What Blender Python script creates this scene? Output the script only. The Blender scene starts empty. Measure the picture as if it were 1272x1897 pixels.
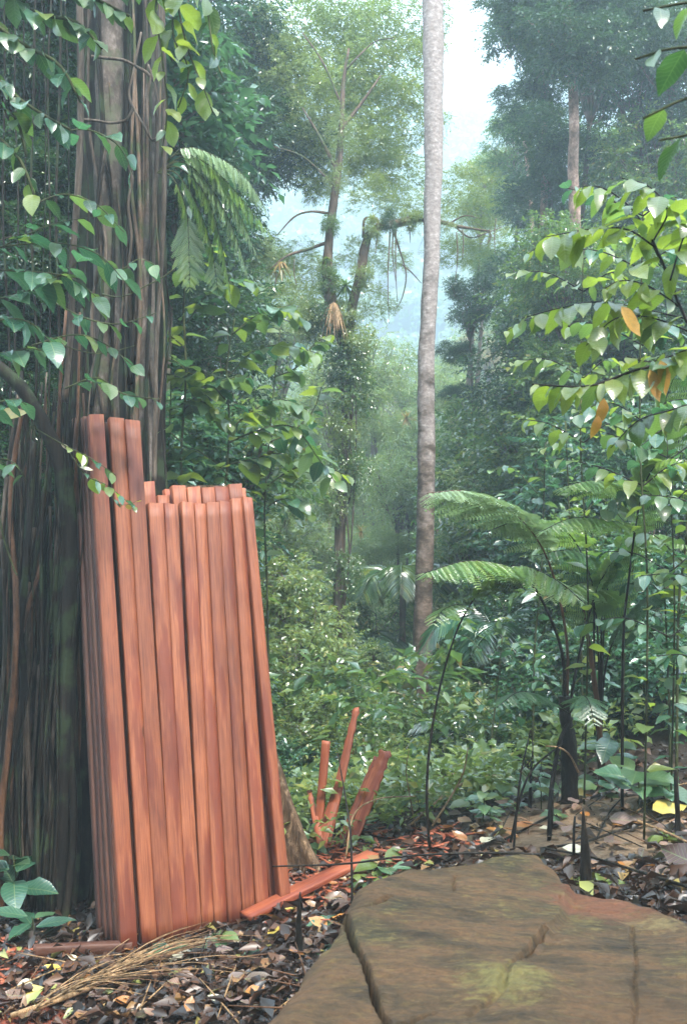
import bpy, math, random
import numpy as np
from mathutils import Vector, Matrix

# ------------------------------------------------------------------ camera, sky, sun, exposure
F, CX, CY = 1844.0, 636.0, 948.5
CAM = Vector((0, 0, 1.6)); PITCH = math.radians(2.0)
scene = bpy.context.scene
COL = scene.collection
cam_d = bpy.data.cameras.new('camera'); cam = bpy.data.objects.new('camera', cam_d); COL.objects.link(cam)
cam.location = CAM; cam.rotation_euler = (math.pi/2 + PITCH, 0, 0)
cam_d.sensor_fit = 'VERTICAL'; cam_d.sensor_height = 36; cam_d.lens = 35.0
cam_d.clip_start = 0.05; cam_d.clip_end = 2000
cam_d.dof.use_dof = True; cam_d.dof.focus_distance = 5.3; cam_d.dof.aperture_fstop = 7.0
scene.camera = cam

SUN_EL, SUN_AZ = math.radians(58), math.radians(150)      # high behind the photographer, a little to the right, softened by thin cloud
world = bpy.data.worlds.new('World'); scene.world = world; world.use_nodes = True
wn = world.node_tree; wn.nodes.clear()
sky = wn.nodes.new('ShaderNodeTexSky'); sky.sky_type = 'NISHITA'; sky.sun_disc = False
sky.sun_elevation = SUN_EL; sky.sun_rotation = SUN_AZ
mx = wn.nodes.new('ShaderNodeMixRGB'); mx.inputs['Fac'].default_value = 0.8
mx.inputs['Color2'].default_value = (8.5, 9.6, 10.4, 1)    # thin white overcast over the blue
bg = wn.nodes.new('ShaderNodeBackground'); bg.inputs['Strength'].default_value = 0.15
wo = wn.nodes.new('ShaderNodeOutputWorld')
wn.links.new(sky.outputs[0], mx.inputs['Color1']); wn.links.new(mx.outputs[0], bg.inputs['Color']); wn.links.new(bg.outputs[0], wo.inputs['Surface'])

sd = bpy.data.lights.new('sun', 'SUN'); sd.energy = 3.2; sd.angle = math.radians(10); sd.color = (1, .95, .86)
sun = bpy.data.objects.new('sun', sd); COL.objects.link(sun)
sv = Vector((math.sin(SUN_AZ)*math.cos(SUN_EL), math.cos(SUN_AZ)*math.cos(SUN_EL), math.sin(SUN_EL)))
sun.rotation_euler = sv.to_track_quat('Z', 'Y').to_euler()

scene.view_settings.view_transform = 'Standard'; scene.view_settings.look = 'None'
scene.view_settings.gamma = 1; scene.view_settings.use_curve_mapping = False
scene.view_settings.exposure = 1.95
cy = scene.cycles
cy.max_bounces = 7; cy.diffuse_bounces = 3; cy.glossy_bounces = 2; cy.transmission_bounces = 4
cy.volume_bounces = 1; cy.transparent_max_bounces = 6
cy.use_denoising = True
cy.sample_clamp_indirect = 6; cy.caustics_reflective = False; cy.caustics_refractive = False

# ------------------------------------------------------------------ helpers
R = random.Random(7)
def P(px, py, d):
    """the point of the place seen at that spot of the photograph, d metres ahead"""
    u = (px-CX)/F; v = (CY-py)/F
    y = math.cos(PITCH) - v*math.sin(PITCH); z = math.sin(PITCH) + v*math.cos(PITCH)
    return Vector((u*d/y, d, CAM.z + z*d/y))

def hsh(ix, iy, iz, seed):
    h = (ix*374761393 + iy*668265263 + iz*2147483647 + seed*1274126177) & 0xffffffff
    h = ((h ^ (h >> 13))*1274126177) & 0xffffffff
    return ((h ^ (h >> 16)) & 0xffff)/65535.0
def vnoise(p, seed=0):
    p = np.asarray(p, float); i = np.floor(p).astype(np.int64); f = p-i; f = f*f*(3-2*f)
    out = 0
    for dx in (0, 1):
        for dy in (0, 1):
            for dz in (0, 1):
                w = (f[..., 0] if dx else 1-f[..., 0])*(f[..., 1] if dy else 1-f[..., 1])*(f[..., 2] if dz else 1-f[..., 2])
                out = out + w*hsh(i[..., 0]+dx, i[..., 1]+dy, i[..., 2]+dz, seed)
    return out*2-1
def fbm(p, oct=4, seed=0):
    p = np.asarray(p, float); a, s, out = 1.0, 0, 0
    for k in range(oct):
        out = out + a*vnoise(p*(2**k), seed+k); s += a; a *= .5
    return out/s

def link(name, me, mat, parent=None, smooth=False):
    o = bpy.data.objects.new(name, me)
    if mat is not None and not me.materials: me.materials.append(mat)
    COL.objects.link(o)
    if parent is not None: o.parent = parent
    if smooth and len(me.polygons): me.polygons.foreach_set('use_smooth', np.ones(len(me.polygons), bool))
    return o
def mesh_np(name, V, Fs):
    V = np.asarray(V, np.float32); Fs = np.asarray(Fs, np.int32)
    me = bpy.data.meshes.new(name); n = Fs.shape[1]
    me.vertices.add(len(V)); me.vertices.foreach_set('co', V.ravel())
    me.loops.add(Fs.size); me.loops.foreach_set('vertex_index', Fs.ravel())
    me.polygons.add(len(Fs)); me.polygons.foreach_set('loop_start', np.arange(0, Fs.size, n, dtype=np.int32))
    me.update(calc_edges=True); me.validate()
    return me
def tag(o, label=None, cat=None, group=None, kind=None):
    if label: o['label'] = label
    if cat: o['category'] = cat
    if group: o['group'] = group
    if kind: o['kind'] = kind
    return o
def empty(name, loc, label=None, cat=None, group=None):
    o = bpy.data.objects.new(name, None); o.empty_display_size = .1
    COL.objects.link(o); o.location = loc
    return tag(o, label, cat, group)
def setparent_keep(o, parent):
    """o is built in world space; parent is an Empty with a plain location"""
    o.parent = parent; o.location = o.location - parent.location
    return o

def smooth_path(pts, n):
    pts = [Vector(p) for p in pts]
    if len(pts) == 2: pts = [pts[0], (pts[0]+pts[1])/2, pts[1]]
    L = [0]
    for a, b in zip(pts, pts[1:]): L.append(L[-1]+(b-a).length)
    out = []
    for k in range(n):
        s = L[-1]*k/(n-1); i = 0
        while i < len(pts)-2 and s > L[i+1]: i += 1
        t = (s-L[i])/max(1e-6, L[i+1]-L[i])
        p1, p2 = pts[i], pts[i+1]; p0 = pts[i-1] if i else p1*2-p2; p3 = pts[i+2] if i+2 < len(pts) else p2*2-p1
        out.append(.5*((2*p1)+(p2-p0)*t+(2*p0-5*p1+4*p2-p3)*t*t+(3*p1-p0-3*p2+p3)*t**3))
    return out
def tube_arrays(pts, radii, n=16, seg=8, rough=0, seed=0, flat=1.0):
    sp = np.array([tuple(p) for p in smooth_path(pts, n)])
    rr = np.interp(np.linspace(0, 1, n), np.linspace(0, 1, len(radii)), radii)
    T = np.gradient(sp, axis=0); T /= np.linalg.norm(T, axis=1)[:, None]+1e-9
    ref = np.array([1., 0, 0]) if abs(T[0, 0]) < .8 else np.array([0, 1., 0])
    A = np.cross(T, ref); A /= np.linalg.norm(A, axis=1)[:, None]+1e-9; B = np.cross(T, A)
    th = np.linspace(0, 2*np.pi, seg, endpoint=False)
    V = sp[:, None]+rr[:, None, None]*(np.cos(th)[None, :, None]*A[:, None]*flat+np.sin(th)[None, :, None]*B[:, None])
    if rough:
        k = fbm(V*np.array([9, 9, 3.])/max(.25, rr.max()*6), 3, seed)
        V = sp[:, None]+(V-sp[:, None])*(1+rough*k[..., None])
    V = V.reshape(-1, 3)
    i = np.arange(n-1)[:, None]*seg; j = np.arange(seg)[None]; j2 = (j+1) % seg
    Fq = np.stack([i+j, i+j2, i+seg+j2, i+seg+j], -1).reshape(-1, 4)
    return V, Fq
def merge(parts):
    Vs, Fs, o = [], [], 0
    for V, Fq in parts:
        Vs.append(V); Fs.append(np.asarray(Fq)+o); o += len(V)
    return np.concatenate(Vs), np.concatenate(Fs)
def cap(V, Fq, seg):
    """close both ends of a tube with degenerate-free quads fans"""
    V = np.asarray(V); n = len(V); c0 = V[:seg].mean(0); c1 = V[-seg:].mean(0)
    V = np.vstack([V, c0, c1]); f = []
    for j in range(0, seg, 2):
        f.append([n, (j+2) % seg, (j+1) % seg, j]); b = n-seg
        f.append([n+1, b+j, b+(j+1) % seg, b+(j+2) % seg])
    return V, np.vstack([Fq, np.array(f)])
def tube(name, pts, radii, mat, parent=None, n=16, seg=8, rough=0, seed=0, flat=1.0, origin=None):
    V, Fq = tube_arrays(pts, radii, n, seg, rough, seed, flat)
    if seg % 2 == 0: V, Fq = cap(V, Fq, seg)
    if origin is None: origin = parent.location if parent is not None else Vector(pts[0])
    V = V-np.array(tuple(origin))
    o = link(name, mesh_np(name, V, Fq), mat, parent, True)
    if parent is None: o.location = origin
    return o

# ------------------------------------------------------------------ materials
def mat_base(name):
    m = bpy.data.materials.new(name); m.use_nodes = True; nt = m.node_tree; nt.nodes.clear()
    out = nt.nodes.new('ShaderNodeOutputMaterial'); return m, nt, out
def N(nt, t, **kw):
    n = nt.nodes.new(t)
    for k, v in kw.items():
        if hasattr(n, k): setattr(n, k, v)
        else: n.inputs[k].default_value = v
    return n
def ramp(nt, src, stops):
    r = nt.nodes.new('ShaderNodeValToRGB'); e = r.color_ramp.elements
    while len(e) < len(stops): e.new(.5)
    for el, (p, c) in zip(e, stops): el.position = p; el.color = (*c, 1)
    nt.links.new(src, r.inputs[0]); return r.outputs[0]
def coords(nt, scale=(1, 1, 1), kind='Object'):
    tc = nt.nodes.new('ShaderNodeTexCoord'); mp = nt.nodes.new('ShaderNodeMapping'); mp.inputs['Scale'].default_value = scale
    nt.links.new(tc.outputs[kind], mp.inputs[0]); return mp.outputs[0], mp
def noise(nt, vec, scale, detail=4, rough=.6):
    n = nt.nodes.new('ShaderNodeTexNoise'); n.inputs['Scale'].default_value = scale; n.inputs['Detail'].default_value = detail
    n.inputs['Roughness'].default_value = rough; nt.links.new(vec, n.inputs['Vector']); return n.outputs['Fac']
def bump(nt, h, strength, dist):
    b = nt.nodes.new('ShaderNodeBump'); b.inputs['Strength'].default_value = strength; b.inputs['Distance'].default_value = dist
    nt.links.new(h, b.inputs['Height']); return b.outputs[0]
def mixc(nt, fac, a, b, mode='MIX'):
    m = nt.nodes.new('ShaderNodeMixRGB'); m.blend_type = mode
    for i, x in ((0, fac), (1, a), (2, b)):
        if hasattr(x, 'links'): nt.links.new(x, m.inputs[i])
        elif i == 0: m.inputs[0].default_value = x
        else: m.inputs[i].default_value = (*x, 1)
    return m.outputs[0]
def mth(nt, op, a, b=None):
    m = nt.nodes.new('ShaderNodeMath'); m.operation = op
    for i, x in ((0, a), (1, b)):
        if x is None: continue
        if hasattr(x, 'links'): nt.links.new(x, m.inputs[i])
        else: m.inputs[i].default_value = x
    return m.outputs[0]

def leaf_mat(name, stops, trans=(.25, .38, .05), tf=.4, rough=.33, obj=False, veins=False, spec=.6, coat=.35):
    m, nt, out = mat_base(name)
    if obj: src = nt.nodes.new('ShaderNodeObjectInfo').outputs['Random']
    else: src = nt.nodes.new('ShaderNodeNewGeometry').outputs['Random Per Island']
    c = ramp(nt, src, stops)
    v, _ = coords(nt, kind='Object'); c = mixc(nt, .35, c, ramp(nt, noise(nt, v, 9 if veins else 2.5, 3), [(.3, (.35, .35, .35)), (.7, (1.3, 1.3, 1.2))]), 'MULTIPLY')
    p = nt.nodes.new('ShaderNodeBsdfPrincipled'); p.inputs['Roughness'].default_value = rough
    p.inputs['Specular IOR Level'].default_value = spec; p.inputs['IOR'].default_value = 1.6
    p.inputs['Coat Weight'].default_value = coat; p.inputs['Coat Roughness'].default_value = .16
    t = nt.nodes.new('ShaderNodeBsdfTranslucent'); tc = mixc(nt, .55, c, trans)
    if veins:
        uv = nt.nodes.new('ShaderNodeTexCoord'); sp = nt.nodes.new('ShaderNodeSeparateXYZ'); nt.links.new(uv.outputs['UV'], sp.inputs[0])
        a = mth(nt, 'ABSOLUTE', mth(nt, 'SUBTRACT', sp.outputs[1], .5))
        w = mth(nt, 'SINE', mth(nt, 'MULTIPLY', mth(nt, 'SUBTRACT', sp.outputs[0], mth(nt, 'MULTIPLY', a, .45)), 62))
        side = mth(nt, 'POWER', mth(nt, 'ADD', mth(nt, 'MULTIPLY', w, .5), .5), 10)
        mid = mth(nt, 'LESS_THAN', a, .02)
        vv = mth(nt, 'MAXIMUM', mth(nt, 'MULTIPLY', side, .55), mid)
        c = mixc(nt, mth(nt, 'MULTIPLY', vv, .5), c, (.22, .3, .12))
        nt.links.new(bump(nt, mth(nt, 'SUBTRACT', 1.0, vv), .45, .004), p.inputs['Normal'])
    nt.links.new(c, p.inputs['Base Color']); nt.links.new(tc, t.inputs['Color'])
    s = nt.nodes.new('ShaderNodeMixShader'); s.inputs[0].default_value = tf
    nt.links.new(p.outputs[0], s.inputs[1]); nt.links.new(t.outputs[0], s.inputs[2]); nt.links.new(s.outputs[0], out.inputs[0])
    return m
G = {}
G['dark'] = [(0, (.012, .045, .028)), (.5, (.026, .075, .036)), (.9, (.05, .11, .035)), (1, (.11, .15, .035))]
G['mid'] = [(0, (.025, .08, .035)), (.4, (.06, .13, .058)), (.8, (.11, .185, .065)), (.96, (.2, .25, .05)), (1, (.25, .13, .04))]
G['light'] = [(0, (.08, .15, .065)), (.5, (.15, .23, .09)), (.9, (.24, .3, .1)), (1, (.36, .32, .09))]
G['teal'] = [(0, (.02, .08, .055)), (.5, (.045, .13, .08)), (.9, (.09, .18, .09)), (1, (.14, .22, .07))]
G['gold'] = [(0, (.12, .15, .05)), (.5, (.25, .22, .07)), (1, (.42, .24, .09))]
M = {}
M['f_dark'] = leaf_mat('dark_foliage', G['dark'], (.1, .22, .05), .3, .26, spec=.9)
M['f_mid'] = leaf_mat('green_foliage', G['mid'], (.25, .42, .06), .4, .24, spec=1.0)
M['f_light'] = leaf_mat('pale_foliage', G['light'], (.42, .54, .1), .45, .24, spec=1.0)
M['f_teal'] = leaf_mat('bluish_foliage', G['teal'], (.14, .34, .1), .35, .22, spec=1.0)
M['f_gold'] = leaf_mat('golden_foliage', G['gold'], (.5, .4, .12), .45, .5)
M['l_dark'] = leaf_mat('dark_leaf', G['dark'], (.1, .25, .04), .35, .32, True, True)
M['l_mid'] = leaf_mat('green_leaf', G['mid'][:4], (.25, .42, .05), .45, .28, True, True, .8)
M['l_light'] = leaf_mat('yellow_green_leaf', [(0, (.07, .12, .025)), (.5, (.12, .18, .03)), (1, (.18, .22, .04))], (.42, .58, .05), .5, .3, True, True, .8)
M['l_teal'] = leaf_mat('bluish_leaf', G['teal'], (.1, .3, .09), .35, .26, True, True, .8)
M['l_orange'] = leaf_mat('orange_dead_leaf', [(0, (.45, .2, .04)), (1, (.62, .33, .05))], (.8, .45, .06), .5, .5, True, True)
M['l_pink'] = leaf_mat('dry_pinkish_leaf', [(0, (.35, .2, .17)), (1, (.5, .3, .25))], (.5, .3, .2), .3, .5, True, True)
M['d_yellow'] = leaf_mat('fallen_yellow_leaf', [(0, (.5, .4, .1)), (1, (.65, .45, .06))], (.6, .45, .1), .25, .4, True, True)
M['d_brown'] = leaf_mat('fallen_brown_leaf', [(0, (.03, .014, .009)), (.4, (.1, .042, .02)), (.75, (.17, .08, .055)), (1, (.26, .13, .06))], (.2, .08, .03), .1, .34, True, True, .5, coat=0)
M['d_purple'] = leaf_mat('fallen_purple_leaf', [(0, (.09, .05, .045)), (1, (.2, .125, .12))], (.2, .1, .1), .1, .36, True, True, .5, coat=0)
M['d_orange'] = leaf_mat('fallen_orange_leaf', [(0, (.3, .1, .02)), (1, (.5, .2, .04))], (.5, .2, .05), .2, .35, True, True)
M['d_pale'] = leaf_mat('fallen_pale_leaf', [(0, (.5, .45, .33)), (1, (.62, .56, .42))], (.5, .4, .3), .15, .5, True, True)
M['litter'] = leaf_mat('leaf_litter', [(0, (.006, .004, .003)), (.45, (.02, .01, .006)), (.75, (.055, .024, .012)), (.9, (.1, .045, .022)), (.95, (.25, .14, .05)), (1, (.2, .22, .06))], (.15, .07, .03), .08, .42, spec=.45, coat=0)

def bark_mat(name, c1, c2, c3, sc=6, stretch=.25, moss=None, rough=.8, bs=.6, high=None):
    m, nt, out = mat_base(name)
    v, _ = coords(nt, (1, 1, stretch))
    n1 = noise(nt, v, sc*4, 6, .7); n2 = noise(nt, v, sc*.8, 3)
    c = ramp(nt, n1, [(.3, c1), (.55, c2), (.75, c3)])
    c = mixc(nt, .8, c, ramp(nt, n2, [(.35, (.35, .35, .33)), (.65, (1.4, 1.38, 1.35))]), 'MULTIPLY')
    if high:      # the upper trunk is crusted with pale lichen
        vo, _ = coords(nt); sz = nt.nodes.new('ShaderNodeSeparateXYZ'); nt.links.new(vo, sz.inputs[0])
        c3_ = ramp(nt, n1, [(.3, high[0]), (.55, high[1]), (.75, high[2])])
        hz_ = mth(nt, 'ADD', mth(nt, 'MULTIPLY', sz.outputs[2], .11), mth(nt, 'MULTIPLY', mth(nt, 'SUBTRACT', n2, .5), .9))
        c = mixc(nt, ramp(nt, hz_, [(.3, (0, 0, 0)), (.55, (1, 1, 1))]), c, c3_)
    if moss:
        v2, _ = coords(nt); c = mixc(nt, ramp(nt, noise(nt, v2, 5, 5), [(.5, (0, 0, 0)), (.6, (.8, .8, .8))]), c, moss)
    p = nt.nodes.new('ShaderNodeBsdfPrincipled'); p.inputs['Roughness'].default_value = rough; p.inputs['Specular IOR Level'].default_value = .15
    nt.links.new(c, p.inputs['Base Color']); nt.links.new(bump(nt, n1, bs, .02), p.inputs['Normal']); nt.links.new(p.outputs[0], out.inputs[0])
    return m
M['bark_fig'] = bark_mat('fig_bark', (.006, .005, .004), (.018, .014, .01), (.045, .035, .026), 7, .12, (.03, .045, .02))  # albedo lowered so the bark colour carries the shade under the crown
M['bark_pale'] = bark_mat('pale_bark', (.05, .04, .033), (.13, .105, .09), (.26, .22, .2), 6, .6, (.09, .1, .06))
M['bark_grey'] = bark_mat('lichen_bark', (.2, .155, .135), (.38, .31, .28), (.66, .6, .56), 5, 1.6)
M['bark_tall'] = bark_mat('lichen_bark_browner_below', (.06, .042, .032), (.13, .093, .073), (.26, .2, .165), 5, 1.6, high=((.14, .112, .1), (.27, .225, .205), (.48, .43, .4)))
M['bark_brown'] = bark_mat('brown_bark', (.05, .032, .022), (.13, .09, .065), (.25, .19, .15), 6, .3, (.05, .075, .03))
M['bark_red'] = bark_mat('reddish_bark', (.1, .06, .045), (.26, .17, .13), (.42, .33, .28), 8, .7)
M['stem'] = bark_mat('green_stem', (.03, .04, .015), (.06, .07, .03), (.1, .1, .05), 8, .3)
M['stem_dark'] = bark_mat('dark_stem', (.005, .005, .004), (.016, .013, .01), (.06, .048, .036), 14, .3, rough=.45)
M['stem_red'] = bark_mat('reddish_stem', (.05, .025, .015), (.11, .055, .03), (.17, .1, .06), 12, .3, rough=.5)
M['liana'] = bark_mat('liana_bark', (.03, .022, .017), (.09, .07, .055), (.2, .165, .135), 12, .15)
M['straw'] = bark_mat('dry_straw', (.12, .065, .03), (.3, .19, .1), (.48, .36, .22), 20, .1, rough=.5)
M['buttress'] = bark_mat('fibrous_root_bark', (.03, .018, .011), (.12, .075, .045), (.4, .28, .18), 10, .2, bs=1)

def wood_mat(name, base, dark, light):
    m, nt, out = mat_base(name)
    tc = nt.nodes.new('ShaderNodeTexCoord'); oi = nt.nodes.new('ShaderNodeObjectInfo')
    add = nt.nodes.new('ShaderNodeVectorMath'); add.operation = 'ADD'
    cmb = nt.nodes.new('ShaderNodeCombineXYZ')
    for i in range(3): nt.links.new(mth(nt, 'MULTIPLY', oi.outputs['Random'], 37.0+11*i), cmb.inputs[i])
    nt.links.new(tc.outputs['Object'], add.inputs[0]); nt.links.new(cmb.outputs[0], add.inputs[1])
    mp = nt.nodes.new('ShaderNodeMapping'); mp.inputs['Scale'].default_value = (1, 1, .035); nt.links.new(add.outputs[0], mp.inputs[0])
    mp2 = nt.nodes.new('ShaderNodeMapping'); mp2.inputs['Scale'].default_value = (1, 1, .12); nt.links.new(add.outputs[0], mp2.inputs[0])
    mp3 = nt.nodes.new('ShaderNodeMapping'); mp3.inputs['Scale'].default_value = (1, 1, .5); nt.links.new(add.outputs[0], mp3.inputs[0])
    g = noise(nt, mp.outputs[0], 130, 5, .7); s = noise(nt, mp2.outputs[0], 16, 4, .55); b = noise(nt, mp3.outputs[0], 5, 3)
    c = ramp(nt, g, [(.3, dark), (.5, base), (.72, light)])
    c = mixc(nt, ramp(nt, s, [(.52, (0, 0, 0)), (.6, (.75, .75, .75))]), c, (dark[0]*1.05, dark[1]*.8, dark[2]*.8))
    c = mixc(nt, .8, c, ramp(nt, b, [(.3, (.68, .6, .58)), (.7, (1.22, 1.25, 1.25))]), 'MULTIPLY')
    c = mixc(nt, 1, c, ramp(nt, oi.outputs['Random'], [(0, (.72, .66, .62)), (.35, (.92, .88, .85)), (.6, (1, 1, 1)), (1, (1.16, 1.22, 1.25))]), 'MULTIPLY')
    # a few dark knots and damp smudges
    vk = nt.nodes.new('ShaderNodeTexVoronoi'); vk.inputs['Scale'].default_value = 4.2
    mk = nt.nodes.new('ShaderNodeMapping'); mk.inputs['Scale'].default_value = (1, 1, .45); nt.links.new(add.outputs[0], mk.inputs[0]); nt.links.new(mk.outputs[0], vk.inputs['Vector'])
    kd = mth(nt, 'ADD', vk.outputs['Distance'], mth(nt, 'MULTIPLY', s, .1))
    c = mixc(nt, ramp(nt, kd, [(.085, (.85, .85, .85)), (.12, (0, 0, 0))]), c, (dark[0]*.45, dark[1]*.5, dark[2]*.5))
    # saw marks across the board
    sw = nt.nodes.new('ShaderNodeTexWave'); sw.inputs['Scale'].default_value = 22; sw.bands_direction = 'Z'; sw.inputs['Distortion'].default_value = 3
    nt.links.new(add.outputs[0], sw.inputs['Vector'])
    h = mth(nt, 'ADD', mth(nt, 'MULTIPLY', sw.outputs['Fac'], .05), g)
    p = nt.nodes.new('ShaderNodeBsdfPrincipled'); p.inputs['Roughness'].default_value = .62
    nt.links.new(c, p.inputs['Base Color']); nt.links.new(bump(nt, h, .35, .003), p.inputs['Normal']); nt.links.new(p.outputs[0], out.inputs[0])
    return m
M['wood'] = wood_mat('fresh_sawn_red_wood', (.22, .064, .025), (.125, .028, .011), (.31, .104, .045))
M['wood_dark'] = wood_mat('shade_toned_red_wood', (.085, .032, .017), (.05, .018, .01), (.12, .05, .028))  # darker copy of the sawn wood, shade of the stack's side and gaps painted in
M['wood_red'] = wood_mat('split_red_wood', (.32, .085, .034), (.17, .034, .014), (.4, .13, .06))

def ground_mat():
    m, nt, out = mat_base('forest_soil')
    v, _ = coords(nt)
    n1 = noise(nt, v, 30, 6, .7); n2 = noise(nt, v, 2.2, 4); n3 = noise(nt, v, 6, 5)
    c = ramp(nt, n1, [(.3, (.012, .008, .005)), (.55, (.035, .023, .016)), (.8, (.08, .055, .04))])
    c2 = ramp(nt, n1, [(.3, (.1, .065, .038)), (.6, (.2, .135, .085)), (.8, (.28, .2, .13))])
    # bare trodden patch on the rise to the right
    vm = nt.nodes.new('ShaderNodeVectorMath'); vm.operation = 'DISTANCE'
    mp = nt.nodes.new('ShaderNodeMapping'); mp.inputs['Scale'].default_value = (1, .8, 0); nt.links.new(v, mp.inputs[0]); nt.links.new(mp.outputs[0], vm.inputs[0])
    pc = P(1085, 1520, 5.2); vm.inputs[1].default_value = (pc.x, pc.y*.8, 0)
    dd = mth(nt, 'ADD', vm.outputs['Value'], mth(nt, 'MULTIPLY', n3, .7))
    fac = ramp(nt, dd, [(.78, (1, 1, 1)), (1.0, (0, 0, 0))])
    c = mixc(nt, fac, c, c2)
    # red sawdust where the boards were cut
    vm2 = nt.nodes.new('ShaderNodeVectorMath'); vm2.operation = 'DISTANCE'; pc = P(600, 1600, 5.3)
    nt.links.new(mp.outputs[0], vm2.inputs[0]); vm2.inputs[1].default_value = (pc.x, pc.y*.8, 0)
    c = mixc(nt, ramp(nt, mth(nt, 'ADD', vm2.outputs['Value'], mth(nt, 'MULTIPLY', n3, .7)), [(.55, (.8, .8, .8)), (.85, (0, 0, 0))]), c, (.25, .075, .04))
    vm3 = nt.nodes.new('ShaderNodeVectorMath'); vm3.operation = 'DISTANCE'; pc = P(20, 1810, 4.0)
    nt.links.new(mp.outputs[0], vm3.inputs[0]); vm3.inputs[1].default_value = (pc.x, pc.y*.8, 0)
    c = mixc(nt, ramp(nt, mth(nt, 'ADD', vm3.outputs['Value'], mth(nt, 'MULTIPLY', n3, .5)), [(.4, (.8, .8, .8)), (.55, (0, 0, 0))]), c, (.25, .06, .03))
    p = nt.nodes.new('ShaderNodeBsdfPrincipled'); p.inputs['Roughness'].default_value = .8; p.inputs['Specular IOR Level'].default_value = .25
    nt.links.new(c, p.inputs['Base Color']); nt.links.new(bump(nt, mth(nt, 'ADD', n1, n2), .8, .03), p.inputs['Normal']); nt.links.new(p.outputs[0], out.inputs[0])
    return m
M['ground'] = ground_mat()

def rock_mat():
    m, nt, out = mat_base('lichened_rock')
    v, _ = coords(nt, (1, 2.2, 1)); v2, _ = coords(nt)
    n1 = noise(nt, v, 4.5, 8, .7); n2 = noise(nt, v, 17, 8, .75); n3 = noise(nt, v2, 45, 6, .8); n4 = noise(nt, v2, 2.3, 5, .65)
    c = ramp(nt, n1, [(.33, (.022, .016, .01)), (.46, (.07, .046, .025)), (.6, (.125, .07, .036)), (.72, (.05, .034, .02))])
    c = mixc(nt, ramp(nt, n2, [(.52, (0, 0, 0)), (.66, (.6, .6, .6))]), c, (.16, .11, .045))
    c = mixc(nt, ramp(nt, n4, [(.53, (0, 0, 0)), (.63, (.55, .55, .55))]), c, (.045, .042, .02))       # thin olive algae
    yl = mth(nt, 'MULTIPLY', n2, n4); c = mixc(nt, ramp(nt, yl, [(.3, (0, 0, 0)), (.38, (.5, .5, .5))]), c, (.2, .16, .06))
    for (px, py, d, r, colr) in ((1110, 1675, 3.3, .17, (.19, .07, .04)), (940, 1805, 2.5, .1, (.19, .17, .06)), (1215, 1690, 3.1, .07, (.22, .17, .08)), (1200, 1840, 2.3, .2, (.11, .06, .028))):
        vm = nt.nodes.new('ShaderNodeVectorMath'); vm.operation = 'DISTANCE'; q = P(px, py, d)
        nt.links.new(v2, vm.inputs[0]); vm.inputs[1].default_value = tuple(q)
        dd = mth(nt, 'ADD', vm.outputs['Value'], mth(nt, 'MULTIPLY', mth(nt, 'SUBTRACT', n2, .5), .5))
        c = mixc(nt, ramp(nt, mth(nt, 'DIVIDE', dd, r*1.6), [(.3, (.7, .7, .7)), (.8, (0, 0, 0))]), c, colr)
    c = mixc(nt, .5, c, ramp(nt, n3, [(.35, (.35, .35, .3)), (.65, (1.6, 1.5, 1.2))]), 'MULTIPLY')
    p = nt.nodes.new('ShaderNodeBsdfPrincipled'); p.inputs['Roughness'].default_value = .75; p.inputs['Specular IOR Level'].default_value = .3
    h = mth(nt, 'ADD', mth(nt, 'MULTIPLY', n3, .4), n2)
    nt.links.new(c, p.inputs['Base Color']); nt.links.new(bump(nt, h, 1.0, .03), p.inputs['Normal']); nt.links.new(p.outputs[0], out.inputs[0])
    return m
M['rock'] = rock_mat()

# ------------------------------------------------------------------ ground
GP = []   # control points x, y, z
for px, py, d in ((100, 1897, 3.9), (600, 1800, 3.9), (300, 1760, 4.6), (190, 1765, 4.6), (240, 1757, 4.6), (420, 1705, 5.0), (530, 1660, 5.3), (560, 1640, 5.4), (700, 1560, 6), (850, 1575, 5),
                  (1000, 1500, 5.5), (1050, 1560, 5), (1200, 1475, 5.5), (1272, 1650, 3.8), (1120, 1440, 6.3), (1272, 1385, 6.3), (640, 1560, 5.9)):
    q = P(px, py, d); GP.append((q.x, q.y, q.z))
GP += [(0, 0, .05), (0, 2, .05), (-2, 1, -.1), (3, 1, .5), (3, 3.5, .8), (-3, 4, -.5), (-3.5, 7, -.4), (-7, 8, 0), (-1.2, 6.6, -.3), (0, 8, -.55), (1.5, 8.5, .1), (4, 7, 1.3), (8, 11, 3.2),
       (5, 13, 1.2), (0, 12, -1.1), (1.2, 14, -1.2), (-5, 13, -.8), (0, 20, -2.4), (8, 20, .6), (-10, 20, -1), (0, 30, -4), (14, 30, 1.5), (-14, 30, -2.5), (0, 45, -7), (20, 42, 1), (-20, 42, -4)]
GP = np.array(GP); GT = GP[:17, 2].copy()
def ground_arr(x, y):
    x = np.asarray(x, float); y = np.asarray(y, float)
    num = 0; den = 0
    for gx, gy, gz in GP:
        h = .35+.13*max(0, gy-2)
        d2 = (x-gx)**2+(y-gy)**2
        w = np.exp(-d2/(2*h*h))+1e-3/(d2+.3)**1.5; w = w/h
        num = num+w*gz; den = den+w
    z = num/den
    # valley, then the mountainside opposite
    t = np.clip((y-50)/30, 0, 1); t = t*t*(3-2*t)
    hill = -12+np.clip(y-85, 0, 118)*.86+6*np.sin(x*.03+1)+5*fbm(np.stack([x*.035, y*.035, x*0], -1), 3, 5)
    return z*(1-t)+hill*t
def gz(x, y): return float(ground_arr(np.array([x]), np.array([y]))[0])
xs = np.concatenate([np.linspace(-230, -12, 44)[:-1], np.linspace(-12, -3, 30)[:-1], np.linspace(-3, 4, 160), np.linspace(4, 14, 34)[1:], np.linspace(14, 230, 44)[1:]])
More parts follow.
